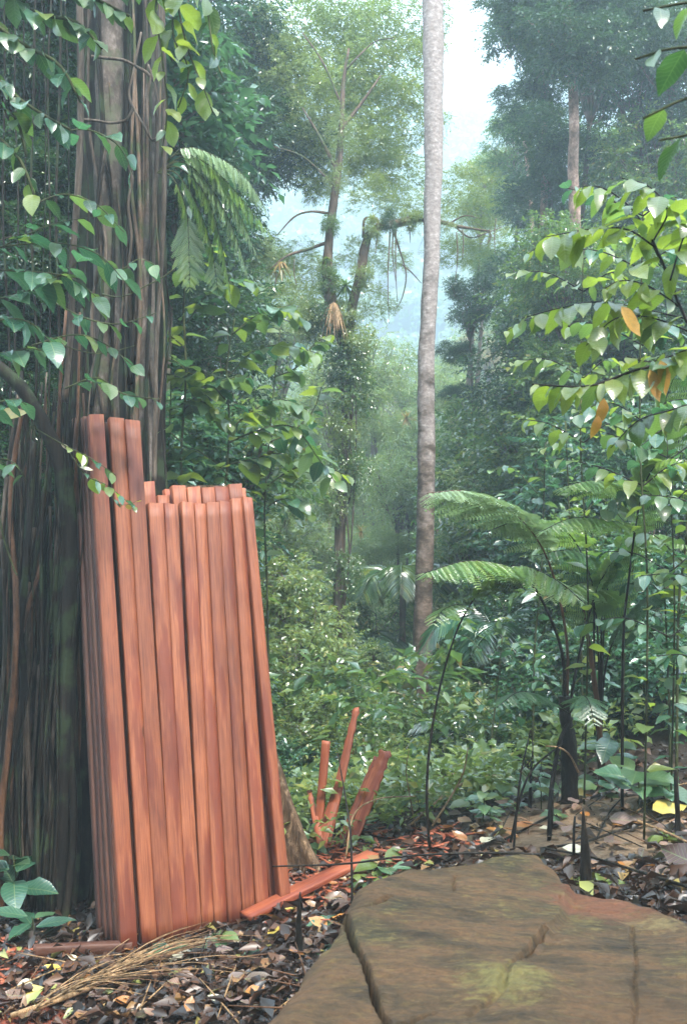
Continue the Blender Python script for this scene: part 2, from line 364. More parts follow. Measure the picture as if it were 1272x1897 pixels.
ys = np.concatenate([np.linspace(-14, 1, 12)[:-1], np.linspace(1, 9, 170), np.linspace(9, 22, 44)[1:], np.linspace(22, 290, 120)[1:]])
for _ in range(60):
    GP[:17, 2] += .6*(GT-ground_arr(GP[:17, 0], GP[:17, 1]))
X, Y = np.meshgrid(xs, ys); Z = ground_arr(X, Y)
near = np.exp(-np.clip(Y-8, 0, 99)/6)
Z = Z+near*(.035*fbm(np.stack([X*2.2, Y*2.2, X*0], -1), 4, 3)+.012*fbm(np.stack([X*11, Y*11, X*0], -1), 2, 9))
nx, ny = len(xs), len(ys)
i = np.arange(ny-1)[:, None]*nx; j = np.arange(nx-1)[None]
g = link('ground', mesh_np('ground', np.stack([X, Y, Z], -1).reshape(-1, 3), np.stack([i+j, i+j+1, i+nx+j+1, i+nx+j], -1).reshape(-1, 4)), M['ground'], None, True)
tag(g, kind='structure')
from mathutils.bvhtree import BVHTree
BV = BVHTree.FromPolygons([tuple(v.co) for v in g.data.vertices], [tuple(p.vertices) for p in g.data.polygons])
def onground(x, y):
    h = BV.ray_cast(Vector((x, y, 200)), Vector((0, 0, -1)))
    return h[0].z if h[0] is not None else gz(x, y)
def ray_ground(px, py):
    dv = (P(px, py, 1)-CAM).normalized(); h = BV.ray_cast(CAM, dv); return h[0], h[1]

# ------------------------------------------------------------------ leaf clouds
def unit(a): return a/(np.linalg.norm(a, axis=-1, keepdims=True)+1e-9)
def leaves_geo(B, D, Nn, L, W, fold=.18, droop=.12, four=True):
    D = unit(D); S = unit(np.cross(D, Nn)); Nn = np.cross(S, D)
    L = L[:, None]; W = W[:, None]
    T = B+D*L-Nn*L*droop
    a = B+D*L*.42+S*W*.5+Nn*W*fold; b = B+D*L*.42-S*W*.5+Nn*W*fold
    n = len(B)
    if four:
        Mi = B+D*L*.5-Nn*L*droop*.2
        V = np.stack([B, a, T, b, Mi], 1).reshape(-1, 3); k = np.arange(n)[:, None]*5
        Fa = np.concatenate([k+np.array([[0, 1, 4]]), k+np.array([[1, 2, 4]]), k+np.array([[4, 2, 3]]), k+np.array([[0, 4, 3]])])
    else:
        V = np.stack([B, a, T, b], 1).reshape(-1, 3); k = np.arange(n)[:, None]*4
        Fa = np.concatenate([k+np.array([[0, 1, 2]]), k+np.array([[0, 2, 3]])])
    return V, Fa
def spray_leaves(rng, C, D, n, slen, leaf, wid, hang=.3, sdroop=.3, jit=.35, upn=1.0, sv=.15):
    """leaves set alternately along short twigs that start at C and run along D"""
    m = len(C); t = np.linspace(.12, 1, n)[None, :, None]
    D = unit(D); Z = np.array([0, 0, 1.])
    sl = slen*rng.uniform(.6, 1.25, (m, 1, 1))
    pos = C[:, None]+D[:, None]*sl*t-Z*sdroop*sl*t*t
    S = unit(np.cross(D, Z)+rng.normal(0, .15, D.shape))
    sgn = np.where(np.arange(n) % 2 == 0, 1., -1.)[None, :, None]
    dl = D[:, None]*rng.uniform(.3, .9, (m, n, 1))+S[:, None]*sgn*.8-Z*hang*rng.uniform(.3, 1.5, (m, n, 1))+rng.normal(0, jit, (m, n, 3))
    nn = Z*upn+rng.normal(0, .4, (m, n, 3))
    L = leaf*rng.uniform(.6, 1.25, (m, n))*rng.uniform(1-sv, 1+sv, (m, 1)); W = L*wid*rng.uniform(.8, 1.2, (m, n))
    f = lambda a: a.reshape(-1, a.shape[-1])
    return f(pos), f(dl), f(nn), L.ravel(), W.ravel()
def crown_template(name, seed, K, per, n, slen, leaf, wid, mat, hang=.3, crad=.36, squash=.85, four=True, sdroop=.3, twigs=True, shell=.75, jit=.35):
    rng = np.random.default_rng(seed)
    c = unit(rng.normal(0, 1, (K, 3)))*(rng.uniform(.15, 1, (K, 1))**.5)*shell; c[:, 2] *= squash
    Cs, Ds = [], []
    for ck in c:
        u = unit(rng.normal(0, 1, (per, 3))); u[:, 2] = u[:, 2]*.7+.1
        r = crad*rng.uniform(.55, 1.3)
        Cs.append(ck+u*r*rng.uniform(.1, .8, (per, 1))); Ds.append(u+ck*.6+np.array([0, 0, .12]))
    C = np.concatenate(Cs); D = np.concatenate(Ds)
    V, Fa = leaves_geo(*spray_leaves(rng, C, D, n, slen, leaf, wid, hang, sdroop, jit), four=four)
    me = mesh_np(name, V, Fa); me.materials.append(mat)
    parts = []
    if twigs:
        for q, ck in enumerate(c):
            mid = ck*.3+np.array([rng.normal(0, .1), rng.normal(0, .1), -.3+rng.normal(0, .15)])
            parts.append(tube_arrays([(0, 0, -1), tuple(mid), tuple(ck)], [.013, .008, .003], 7, 4))
            for _ in range(2):
                e = ck+unit(rng.normal(0, 1, 3))*crad*.9; parts.append(tube_arrays([tuple(mid*.4+ck*.6), tuple((ck+e)/2+np.array([0, 0, .03])), tuple(e)], [.008, .005, .002], 5, 3))
        V, Fq = merge(parts); tw = mesh_np(name+'_wood', V, Fq)
    else: tw = None
    return me, tw
T = {}
def add_t(key, count, **kw):
    T[key] = [crown_template(key, 100*len(T)+s, **kw) for s in range(count)]
add_t('glossy', 3, K=22, per=26, n=9, slen=.26, leaf=.085, wid=.5, mat=M['f_mid'])                 # unit radius; shrubs about 0.8 m
add_t('teal', 3, K=20, per=24, n=8, slen=.28, leaf=.11, wid=.48, mat=M['f_teal'])
add_t('smalldark', 2, K=26, per=42, n=9, slen=.2, leaf=.062, wid=.5, mat=M['f_dark'], four=False)
add_t('lance', 2, K=14, per=20, n=9, slen=.3, leaf=.13, wid=.26, mat=M['f_mid'], hang=.8)
add_t('broad', 2, K=12, per=8, n=6, slen=.35, leaf=.2, wid=.62, mat=M['f_mid'], hang=.25)
add_t('pale', 3, K=30, per=36, n=8, slen=.22, leaf=.065, wid=.34, mat=M['f_light'], hang=.5, crad=.3, four=False)
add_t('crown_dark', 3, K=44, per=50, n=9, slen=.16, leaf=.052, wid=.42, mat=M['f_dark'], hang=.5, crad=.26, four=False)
add_t('crown_mid', 3, K=40, per=44, n=9, slen=.18, leaf=.055, wid=.4, mat=M['f_mid'], hang=.4, crad=.26, four=False)
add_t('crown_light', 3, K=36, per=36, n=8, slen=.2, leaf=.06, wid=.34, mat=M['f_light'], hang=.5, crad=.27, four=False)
add_t('glint', 3, K=22, per=26, n=9, slen=.24, leaf=.08, wid=.5, mat=M['f_light'])  # glossy form in pale leaves, the gully's brighter light put into the colour
add_t('airy', 3, K=34, per=17, n=8, slen=.24, leaf=.075, wid=.34, mat=M['f_light'], hang=.6, crad=.34, four=False, shell=.95)
add_t('gold', 1, K=18, per=22, n=8, slen=.2, leaf=.06, wid=.34, mat=M['f_gold'], hang=.5, crad=.3, four=False)
BARK = {'glossy': 'bark_brown', 'teal': 'bark_brown', 'smalldark': 'bark_brown', 'lance': 'stem', 'broad': 'stem', 'pale': 'bark_brown'}
def plant(px, py, d, rad, kind, label, group=None, squash=1.0, tree=None, bark=None, lean=None):
    """crown centred where it is seen, stem down to the ground under it"""
    c = P(px, py, d); gx, gy = c.x+R.uniform(-.2, .2)*rad, c.y+R.uniform(-.1, .3)*rad
    if lean: gx += lean
    z0 = onground(gx, gy)
    if c.z < z0+rad*.35*squash: c.z = z0+rad*.35*squash
    h = c.z-rad*.9*squash-z0
    is_tree = (h > 1.2) if tree is None else tree
    base = Vector((gx, gy, z0-.05))
    name = 'tree' if is_tree else 'shrub'
    e = empty(name, base, label, name, group)
    me, tw = R.choice(T[kind])
    rz = R.uniform(0, 6.28)
    cr = link('crown' if is_tree else 'foliage', me, None, e); cr.location = c-base; cr.rotation_euler = (0, 0, rz); cr.scale = (rad, rad, rad*squash)
    b = M[bark or BARK.get(kind, 'bark_brown')]
    if tw is not None:
        if not tw.materials: tw.materials.append(M['bark_brown'])
        lb = link('limbs' if is_tree else 'twigs', tw, None, e); lb.location = c-base; lb.rotation_euler = (0, 0, rz); lb.scale = (rad, rad, rad*squash)
    if is_tree and h > 2.2*rad:
        for q in range(1, 3):
            me2, _t = R.choice(T[kind]); s2 = rad*R.uniform(.55, .8); c2 = c-Vector((R.uniform(-.5, .5)*rad, R.uniform(-.3, .3)*rad, rad*1.15*q))
            if c2.z > z0+s2*.4:
                o2 = link('crown', me2, None, e); o2.location = c2-base; o2.rotation_euler = (0, 0, R.uniform(0, 6)); o2.scale = (s2, s2, s2*.8)
    top = c-Vector((0, 0, rad*.9*squash))
    if top.z > base.z+.15:
        L = (top-base).length; r0 = min(.06, .005*L+.008*rad+.006)
        mid = (base+top)/2+Vector((R.uniform(-.04, .04)*L, R.uniform(-.04, .04)*L, 0))
        tube('trunk' if is_tree else 'stem', [base, mid, top, c], [r0*1.4, r0, r0*.75, r0*.3], b, e, n=12, seg=8, rough=.1, seed=int(px))
    return e

# ------------------------------------------------------------------ far mountainside forest
def far_forest():
    rng = np.random.default_rng(3); Vs, Fs, off = [], [], 0
    pts = []
    for yy in np.arange(48, 228, 4.6):
        half = yy*.40+6
        for xx in np.arange(-half, half, 5): pts.append((xx+rng.uniform(-1.6, 1.6), yy+rng.uniform(-1.6, 1.6)))
    pts = np.array(pts); zz = ground_arr(pts[:, 0], pts[:, 1])
    Bs, Ds, Ns, Ls = [], [], [], []
    for (x, y), z in zip(pts, zz):
        r = rng.uniform(2.2, 4.6); n = 120; hgt = rng.uniform(1, 6)
        u = unit(rng.normal(0, 1, (n, 3))); u[:, 2] = np.abs(u[:, 2])*.9-.15
        lump = 1+.35*fbm(u*2.2+x, 2, int(abs(x*7)) % 50)
        Bs.append(np.array([x, y, z+hgt])+u*r*lump[:, None]*rng.uniform(.75, 1, (n, 1))); Ds.append(rng.normal(0, 1, (n, 3))+u*.3-np.array([0, 0, .4])); Ns.append(u+rng.normal(0, .5, (n, 3))); Ls.append(np.full(n, rng.uniform(.7, 1.15)))
    B = np.concatenate(Bs); L = np.concatenate(Ls)
    V, Fa = leaves_geo(B, np.concatenate(Ds), np.concatenate(Ns), L, L*.8, four=False)
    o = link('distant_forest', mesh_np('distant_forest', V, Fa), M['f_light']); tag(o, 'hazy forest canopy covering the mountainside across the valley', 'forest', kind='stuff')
far_forest()

# ------------------------------------------------------------------ haze
hz_m, hz_nt, hz_out = mat_base('mist')
pv = hz_nt.nodes.new('ShaderNodeVolumePrincipled'); pv.inputs['Density'].default_value = .0068; pv.inputs['Color'].default_value = (.7, .88, 1, 1); pv.inputs['Anisotropy'].default_value = .35
hz_nt.links.new(pv.outputs[0], hz_out.inputs['Volume'])
hv = np.array([(x, y, z) for x in (-240, 240) for y in (-22, 300) for z in (-36, 125)], float)
hz = link('haze', mesh_np('haze', hv, [(0, 1, 3, 2), (4, 6, 7, 5), (0, 4, 5, 1), (2, 3, 7, 6), (0, 2, 6, 4), (1, 5, 7, 3)]), hz_m)
tag(hz, 'thin pale blue mist filling the forest and valley', 'haze', kind='stuff')

# ------------------------------------------------------------------ background trees (pixel spot, distance, crown radius in metres)
def band(rows, kinds, label_fn, group, **kw):
    for k, (px, py, d, r) in enumerate(rows):
        plant(px, py, d, r, kinds[k % len(kinds)], label_fn(k), group, **kw)
LOOK = {'crown_light': 'pale green', 'pale': 'pale airy', 'crown_mid': 'mid green', 'glossy': 'glossy green', 'smalldark': 'small-leaved dark', 'teal': 'bluish green', 'glint': 'light glittering', 'gold': 'golden', 'crown_dark': 'dark dense'}
def where(px, py, d):
    marks = [(-60, 'behind the root curtain'), (120, 'behind the fig roots'), (240, 'behind the fig trunk'), (400, 'behind the broad-leaved saplings'), (500, 'just off the timber corner'), (580, 'left of the mossy trunk'), (640, 'right behind the mossy trunk'), (700, 'in the gap right of the mossy trunk'), (770, 'against the tall trunk'), (850, 'just past the tall trunk'),
             (920, 'behind the white-lit fern tip'), (980, 'over the arching fern stalks'), (1040, 'above the black fern stump'), (1100, 'left of the straight black stem'), (1170, 'behind the straight black stem'), (1230, 'behind the orange leaves column'), (1290, 'at the picture edge')]
    m = min(marks, key=lambda q: abs(q[0]-px))[1]
    v = 'high' if py < 620 else 'midway' if py < 850 else 'lowish' if py < 1050 else 'low'
    return m, v, 'far' if d > 22 else 'nearer' if d < 13 else 'middling'
HZ = 'hazy trees on the slope across the gully'
far_rows = []
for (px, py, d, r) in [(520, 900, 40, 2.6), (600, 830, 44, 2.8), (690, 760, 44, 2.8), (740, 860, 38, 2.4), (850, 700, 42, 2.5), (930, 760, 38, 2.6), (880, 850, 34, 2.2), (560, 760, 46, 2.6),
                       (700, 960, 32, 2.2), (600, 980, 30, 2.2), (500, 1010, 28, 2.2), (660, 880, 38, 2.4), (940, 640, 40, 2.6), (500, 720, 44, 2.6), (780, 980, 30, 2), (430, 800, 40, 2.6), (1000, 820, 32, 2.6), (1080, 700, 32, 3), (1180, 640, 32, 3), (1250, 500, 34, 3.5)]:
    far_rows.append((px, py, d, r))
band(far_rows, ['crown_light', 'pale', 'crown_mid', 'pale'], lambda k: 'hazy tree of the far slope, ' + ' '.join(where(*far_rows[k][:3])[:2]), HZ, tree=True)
for px, py, d, r, l in ((720, 740, 33, 1.0, 'golden leaved hazy tree between the mossy tree and the tall pale trunk'), (565, 950, 26, .9, 'brownish gold bushy tree beyond the small-leaved bushes beside the timber'), (775, 740, 31, .7, 'small golden leaved tree just behind the tall pale trunk'), (905, 650, 33, 1.3, 'straw coloured feathery tree at the foot of the misty mountainside')):
    plant(px, py, d, r, 'gold', l, None, tree=True)

# middle distance greenery, one entry per tree or shrub: px, py, d, radius, template, label
MID = [
 # dark understorey behind the timber and the fig tree
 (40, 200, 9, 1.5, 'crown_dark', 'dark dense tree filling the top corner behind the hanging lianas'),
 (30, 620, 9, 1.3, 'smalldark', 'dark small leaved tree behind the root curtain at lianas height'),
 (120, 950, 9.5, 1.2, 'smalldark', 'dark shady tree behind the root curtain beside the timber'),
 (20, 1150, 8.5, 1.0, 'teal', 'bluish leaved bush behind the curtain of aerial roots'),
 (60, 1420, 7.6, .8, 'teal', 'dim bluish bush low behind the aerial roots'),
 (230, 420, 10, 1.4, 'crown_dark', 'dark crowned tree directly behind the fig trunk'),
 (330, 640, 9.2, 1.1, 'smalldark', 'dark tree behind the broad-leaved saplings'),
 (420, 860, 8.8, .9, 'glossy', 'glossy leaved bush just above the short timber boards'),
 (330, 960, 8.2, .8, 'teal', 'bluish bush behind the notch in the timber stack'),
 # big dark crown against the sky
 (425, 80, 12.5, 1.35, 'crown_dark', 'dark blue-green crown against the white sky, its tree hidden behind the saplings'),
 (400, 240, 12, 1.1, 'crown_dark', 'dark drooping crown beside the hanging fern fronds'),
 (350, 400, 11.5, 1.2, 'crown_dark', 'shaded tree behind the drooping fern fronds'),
 # bushes right of the timber
 (500, 1010, 12, .75, 'glint', 'small-leaved bush close to the corner of the timber stack'),
 (520, 1110, 10.5, .8, 'glint', 'glittering glossy bush beside the upper edge of the timber'),
 (540, 1230, 9.5, .8, 'glint', 'glittering glossy bush beside the middle of the timber'),
 (530, 1350, 8.6, .65, 'glint', 'wet glossy bush behind the buttress root'),
 (600, 1330, 9.2, .6, 'glossy', 'bluish leafy bush behind the upright split plank'),
 (640, 1430, 8.4, .55, 'glint', 'low bush directly behind the red split planks'),
 (560, 1450, 8, .45, 'teal', 'low bluish bush between the buttress root and the split planks'),
 (590, 1130, 13, .75, 'lance', 'long-leaved dark shrub wrapped about the mossy trunk'),
 (690, 1150, 13.5, .8, 'lance', 'long-leaved shrub in the gap between the two trunks'),
 (570, 1010, 17, 1.0, 'crown_light', 'green tree seen just over the timber bushes'),
 (700, 1030, 17.5, 1.0, 'pale', 'pale green tree seen in the gap between the two trunks'),
 (660, 1270, 11.5, .75, 'glint', 'leafy bush at the foot of the mossy trunk'),
 (715, 1330, 11.8, .6, 'glint', 'bush between the mossy trunk and the tall trunk'),
 (720, 1400, 9.8, .6, 'glint', 'low bush behind the forked split planks'),
 (790, 1440, 9, .5, 'glossy', 'low bluish bush at the foot of the tall trunk'),
 (850, 1400, 8.8, .55, 'glint', 'low bush just right of the thin black fern stalk'),
 (850, 1330, 10.9, .5, 'glossy', 'bluish bush right of the tall trunk base'),
 (760, 1180, 15, 1.0, 'crown_light', 'mid green bush behind the tall trunk'),
 (620, 740, 19, 1.2, 'crown_light', 'light green crown behind the mossy trunk'),
 (690, 680, 21, 1.1, 'pale', 'airy pale crown beside the mossy trunk'),
 (520, 620, 20, 1.5, 'crown_light', 'light green crown beyond the broad-leaved saplings'),
 (470, 520, 20, 1.2, 'crown_light', 'yellow-green crown beyond the fern fronds'),
 # the wooded rise on the right
 (870, 560, 15, .62, 'crown_dark', 'round dark-green crown standing out beside the misty gap'),
 (900, 790, 15, .85, 'glint', 'glossy tree right of the tall trunk at its darker part'),
 (930, 900, 13, .8, 'glint', 'small-leaved bush above the white-lit fern frond'),
 (890, 1010, 13, .7, 'crown_light', 'green bush behind the fern tips'),
 (930, 1130, 11.5, .7, 'glossy', 'bluish shrub framed by the two arching fern stalks'),
 (895, 1210, 11, .55, 'lance', 'long-leaved shrub right of the lower tall trunk'),
 (930, 1260, 9.4, .7, 'glossy', 'dark bluish bush behind the second arching fern stalk'),
 (940, 1370, 8, .5, 'glossy', 'low leafy bush behind the thin black stems'),
 (1000, 1180, 9.5, .75, 'smalldark', 'dark bush under the fern canopy'),
 (1010, 1050, 10.5, .9, 'teal', 'bluish bush behind the upper fern stalk'),
 (960, 960, 12, .8, 'glossy', 'glossy bush behind the white-lit fern frond'),
 (1010, 850, 12, 1.0, 'glossy', 'glossy tree below the slender reddish trunk'),
 (1000, 700, 13, 1.05, 'smalldark', 'small-leaved dark tree left of the hanging yellow branch'),
 (1040, 590, 13, 1.0, 'glossy', 'glossy leaved tree around the slender reddish trunk'),
 (1010, 500, 14, .8, 'smalldark', 'dark tree against the misty gap, left of the slender trunk'),
 (1130, 560, 12, 1.1, 'crown_mid', 'mid green tree behind the yellow-green branch'),
 (1120, 730, 11, 1.0, 'glossy', 'glossy tree behind the orange dead leaf'),
 (1230, 640, 11, 1.2, 'smalldark', 'dark tree at the edge behind the forked dark branch'),
 (1230, 830, 9.5, 1.0, 'smalldark', 'dark tree behind the two hanging orange leaves'),
 (1110, 880, 10, .9, 'teal', 'bluish shrub behind the fern canopy'),
 (1210, 980, 9, .95, 'smalldark', 'dark shrub behind the tall thin black stem'),
 (1120, 1040, 9, .8, 'glossy', 'glossy shrub behind the crossing fern fronds'),
 (1230, 1120, 8.2, .8, 'teal', 'deep green shrub at the edge above the broad-leaved plants'),
 (1120, 1160, 8.6, .7, 'smalldark', 'dark shrub behind the burnt fern trunk'),
 (1040, 1270, 8.2, .6, 'teal', 'bluish shrub behind the black fern stump'),
 (1180, 1260, 7.6, .6, 'smalldark', 'dark undergrowth shrub behind the broad-leaved plants'),
 (1260, 1290, 7, .6, 'teal', 'dim shrub at the edge above the leaf litter'),
 # crowns at top right
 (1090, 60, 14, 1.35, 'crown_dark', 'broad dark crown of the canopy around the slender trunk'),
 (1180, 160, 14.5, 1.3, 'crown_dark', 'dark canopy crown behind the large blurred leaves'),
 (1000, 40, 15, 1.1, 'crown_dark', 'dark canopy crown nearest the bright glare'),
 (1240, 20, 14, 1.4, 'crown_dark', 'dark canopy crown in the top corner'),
 (1220, 330, 14, 1.3, 'crown_mid', 'mid green crown behind the top yellow-green branch'),
 (960, 270, 19, 1.0, 'crown_mid', 'grey-green crown left of the slender trunk'),
 (1000, 370, 18.5, 1.0, 'crown_dark', 'dark lower crown left of the slender trunk'),
 (910, 320, 21, .85, 'crown_light', 'pale green crown just right of the tall pale trunk'),
 (890, 390, 20, .7, 'crown_light', 'pale crown with bare twigs right of the tall trunk'),
 (1130, 300, 17, 1.1, 'crown_mid', 'green crown right of the slender trunk'),
]
for px, py, d, r, k, l in MID: plant(px, py, d, r, k, l)

# filler greenery that reads as one mass in the photograph, behind and between the rest
def undergrowth():
    rng = np.random.default_rng(11); C, D = [], []
    for _ in range(2600):
        d = rng.uniform(7.6, 24)
        px = rng.uniform(-60, 1330); q = P(px, 900, d)
        z = gz(q.x, q.y)
        top = .5+.05*d
        if px > 800: top += (px-800)/500*.9
        C.append((q.x, q.y, z+rng.uniform(.02, 1)**1.4*top)); D.append((rng.normal(0, .5), rng.normal(-.2, .5), rng.uniform(.2, 1)))
    V, Fa = leaves_geo(*spray_leaves(rng, np.array(C), np.array(D), 12, .5, .125, .45, .35, .3, sv=.55))
    o = link('undergrowth', mesh_np('undergrowth', V, Fa), M['f_mid']); tag(o, 'dense green undergrowth covering the forest floor beyond the clearing', 'undergrowth', kind='stuff')
    C = []; D = []
    for _ in range(1500):
        px = rng.uniform(440, 1290); d = rng.uniform(5.9, 9.5); q = P(px, 900, d); z = gz(q.x, q.y)
        if px > 950 and d < 6.8: continue
        C.append((q.x, q.y, z+rng.uniform(0, .28))); D.append((rng.normal(0, .6), rng.normal(-.2, .6), rng.uniform(.1, .8)))
    V, Fa = leaves_geo(*spray_leaves(rng, np.array(C), np.array(D), 7, .22, .08, .5, .2, .3, sv=.5))
    o = link('ground_cover', mesh_np('ground_cover', V, Fa), M['f_light']); tag(o, 'low leafy ground cover between the split planks and the ferns', 'ground cover', kind='stuff')
undergrowth()

# ------------------------------------------------------------------ the trees with their own skeletons
def stick_tree(label, trunk, tr, bark, limbs, crowns, kind, name='tree', group=None, cat='tree'):
    base = Vector(trunk[0]); base.z = onground(base.x, base.y)-.1
    e = empty(name, base, label, cat, group)
    tube('trunk', [base]+[q+Vector((R.uniform(-.02, .02), 0, 0)) for q in trunk[1:]], [tr[0]*1.3]+tr, M[bark], e, n=90, seg=18, rough=.2, seed=len(trunk))
    for k, (pts, rr) in enumerate(limbs):
        tube('limb', pts, rr, M[bark], e, n=16, seg=8, rough=.25, seed=k)
    for c, rad, sq in crowns:
        rad *= 1.2
        me, tw = R.choice(T[kind]); rz = R.uniform(0, 6.28)
        o = link('crown', me, None, e); o.location = c-base; o.rotation_euler = (0, 0, rz); o.scale = (rad, rad, rad*sq)
    return e
m = 13.0
def Q(d, *pp): return [P(a, b, d) for a, b in pp]
# tall pale trunk
t = stick_tree('tall straight trunk with pale lichen-patched bark rising out of the picture', Q(10.8, (777, 1480), (778, 1370), (781, 1100), (786, 900), (791, 700), (797, 450), (800, 250), (804, 0), (806, -250), (808, -500)),
    [.11, .102, .094, .09, .089, .104, .115, .105, .09, .08], 'bark_tall', [(Q(10.8, (806, -330), (760, -420), (700, -470)), [.05, .03, .015]), (Q(10.8, (807, -380), (860, -460), (900, -480)), [.05, .03, .015])],
    [(P(740, -470, 10.8), .7, .8), (P(880, -480, 11), .7, .8)], 'crown_light')
# mossy forked tree
B_ = [(P(*c), r, s) for c, r, s in [((560, 190, 12.39), 0.630, .8), ((630, 110, 12.71), 0.714, .8), ((700, 190, 12.22), 0.630, .75), ((745, 320, 12.55), 0.462, .7), ((520, 250, 12.63), 0.420, .8), ((580, 40, 12.88), 0.756, .8), ((710, 60, 12.71), 0.630, .8),
      ((680, 310, 12.22), 0.504, .7), ((600, 300, 12.71), 0.420, .8), ((650, 220, 13.04), 0.588, .8), ((560, 480, 12.39), 0.336, .6), ((720, 480, 13.04), 0.294, .7), ((480, 560, 13.04), 0.420, .7), ((600, 560, 12.88), 0.378, .8), ((840, 470, 12.88), 0.336, .6), ((540, 130, 11.82), 0.420, .9), ((600, 190, 11.57), 0.378, .9), ((660, 150, 11.82), 0.462, .9), ((750, 130, 12.22), 0.420, .9), ((770, 230, 12.22), 0.378, .9), ((640, 280, 11.57), 0.336, .9), ((700, 270, 11.74), 0.378, .9), ((750, 390, 11.82), 0.336, .8), ((690, 360, 11.41), 0.294, .8), ((560, 260, 11.82), 0.336, .9), ((500, 180, 12.22), 0.378, .9), ((590, 340, 11.90), 0.294, .9), ((640, 40, 11.90), 0.504, .9), ((500, 60, 12.22), 0.504, .9), ((780, 50, 12.63), 0.462, .9), ((545, 555, 11.41), 0.336, .8), ((590, 510, 11.82), 0.294, .8), ((700, 560, 11.57), 0.252, .9), ((860, 360, 12.22), 0.420, .8), ((900, 440, 12.22), 0.294, .7), ((480, 480, 12.22), 0.378, .8), ((655, 470, 11.82), 0.210, .9)]]
mt = stick_tree('mossy forked tree with hanging epiphytes in the middle of the gap', Q(11, (622, 1330), (625, 1200), (632, 980), (640, 800), (643, 700), (640, 620)), [.08, .066, .06, .057, .064, .07], 'bark_brown', [
    (Q(11, (640, 640), (615, 570), (606, 500), (612, 420), (624, 330), (632, 240), (636, 150), (646, 90)), [0.0733, 0.0693, 0.0530, 0.0489, 0.0448, 0.0367, 0.0244, 0.0122]),
    (Q(11, (641, 640), (650, 580), (668, 500), (684, 430), (720, 418), (760, 408), (810, 410), (850, 420), (905, 428)), [0.0652, 0.0571, 0.0530, 0.0571, 0.0448, 0.0489, 0.0326, 0.0204, 0.0081]),
    (Q(11, (607, 395), (575, 392), (545, 402), (513, 436)), [0.0163, 0.0122, 0.0098, 0.0049]),
    (Q(11, (604, 450), (570, 462), (530, 475), (500, 500)), [0.0204, 0.0163, 0.0130, 0.0065]),
    (Q(11, (672, 440), (676, 405), (700, 408), (690, 430)), [0.0163, 0.0163, 0.0163, 0.0122]),
    (Q(11, (725, 418), (742, 470), (752, 510), (745, 550), (735, 570)), [0.0130, 0.0106, 0.0090, 0.0073, 0.0033]),
    (Q(11, (744, 490), (762, 505), (780, 525)), [0.0081, 0.0065, 0.0033]),
    (Q(11, (626, 320), (590, 250), (560, 200)), [0.0244, 0.0163, 0.0081]), (Q(11, (632, 240), (670, 190), (705, 140)), [0.0244, 0.0163, 0.0081]),
    (Q(11, (606, 580), (560, 600), (520, 590)), [0.0163, 0.0122, 0.0065]),
    (Q(11, (840, 418), (870, 440), (900, 432), (930, 420)), [0.0122, 0.0098, 0.0065, 0.0033]), (Q(11, (830, 415), (860, 400), (890, 405)), [0.0122, 0.0081, 0.0033]),
    (Q(11, (620, 345), (560, 290), (500, 270)), [0.0163, 0.0098, 0.0049]), (Q(11, (634, 200), (600, 120), (560, 60)), [0.0163, 0.0114, 0.0065]), (Q(11, (640, 130), (690, 80), (730, 70)), [0.0122, 0.0081, 0.0049])], B_, 'airy')
# climbers and leafy tufts that make the forked tree shaggy
mb = Vector(mt.location)
for px, py, r_, k in ((628, 1180, .3, 'glint'), (640, 1060, .22, 'glossy'), (622, 930, .25, 'glint'), (650, 860, .28, 'glossy'), (630, 790, .3, 'glint'), (655, 720, .32, 'glossy'), (625, 680, .28, 'smalldark'), (665, 640, .25, 'glint'), (600, 600, .25, 'smalldark'), (640, 590, .22, 'glint'), (608, 520, .16, 'glossy'), (672, 510, .16, 'glint'), (612, 420, .12, 'glossy'), (690, 425, .14, 'glint'), (760, 405, .14, 'glint'), (625, 330, .15, 'airy'), (632, 240, .2, 'airy'), (720, 412, .12, 'smalldark'), (825, 412, .13, 'airy'), (575, 600, .22, 'glint')):
    me, tw = R.choice(T[k]); o = link('climber', me, None, mt); o.location = P(px, py, 10.9)-mb; o.scale = (r_, r_, r_*1.5); o.rotation_euler = (0, 0, R.uniform(0, 6))
for k in range(9):
    x0 = 636+R.uniform(-8, 14)
    tube('climbing_stem', Q(10.9, (x0+R.uniform(-8, 8), 640), (x0+R.uniform(-14, 14), 760), (x0+R.uniform(-14, 16), 880), (x0-8+R.uniform(-10, 10), 1020), (626+R.uniform(-8, 8), 1200)), [.008, .012, .008], M['liana'], mt, n=40, seg=6, rough=.2)
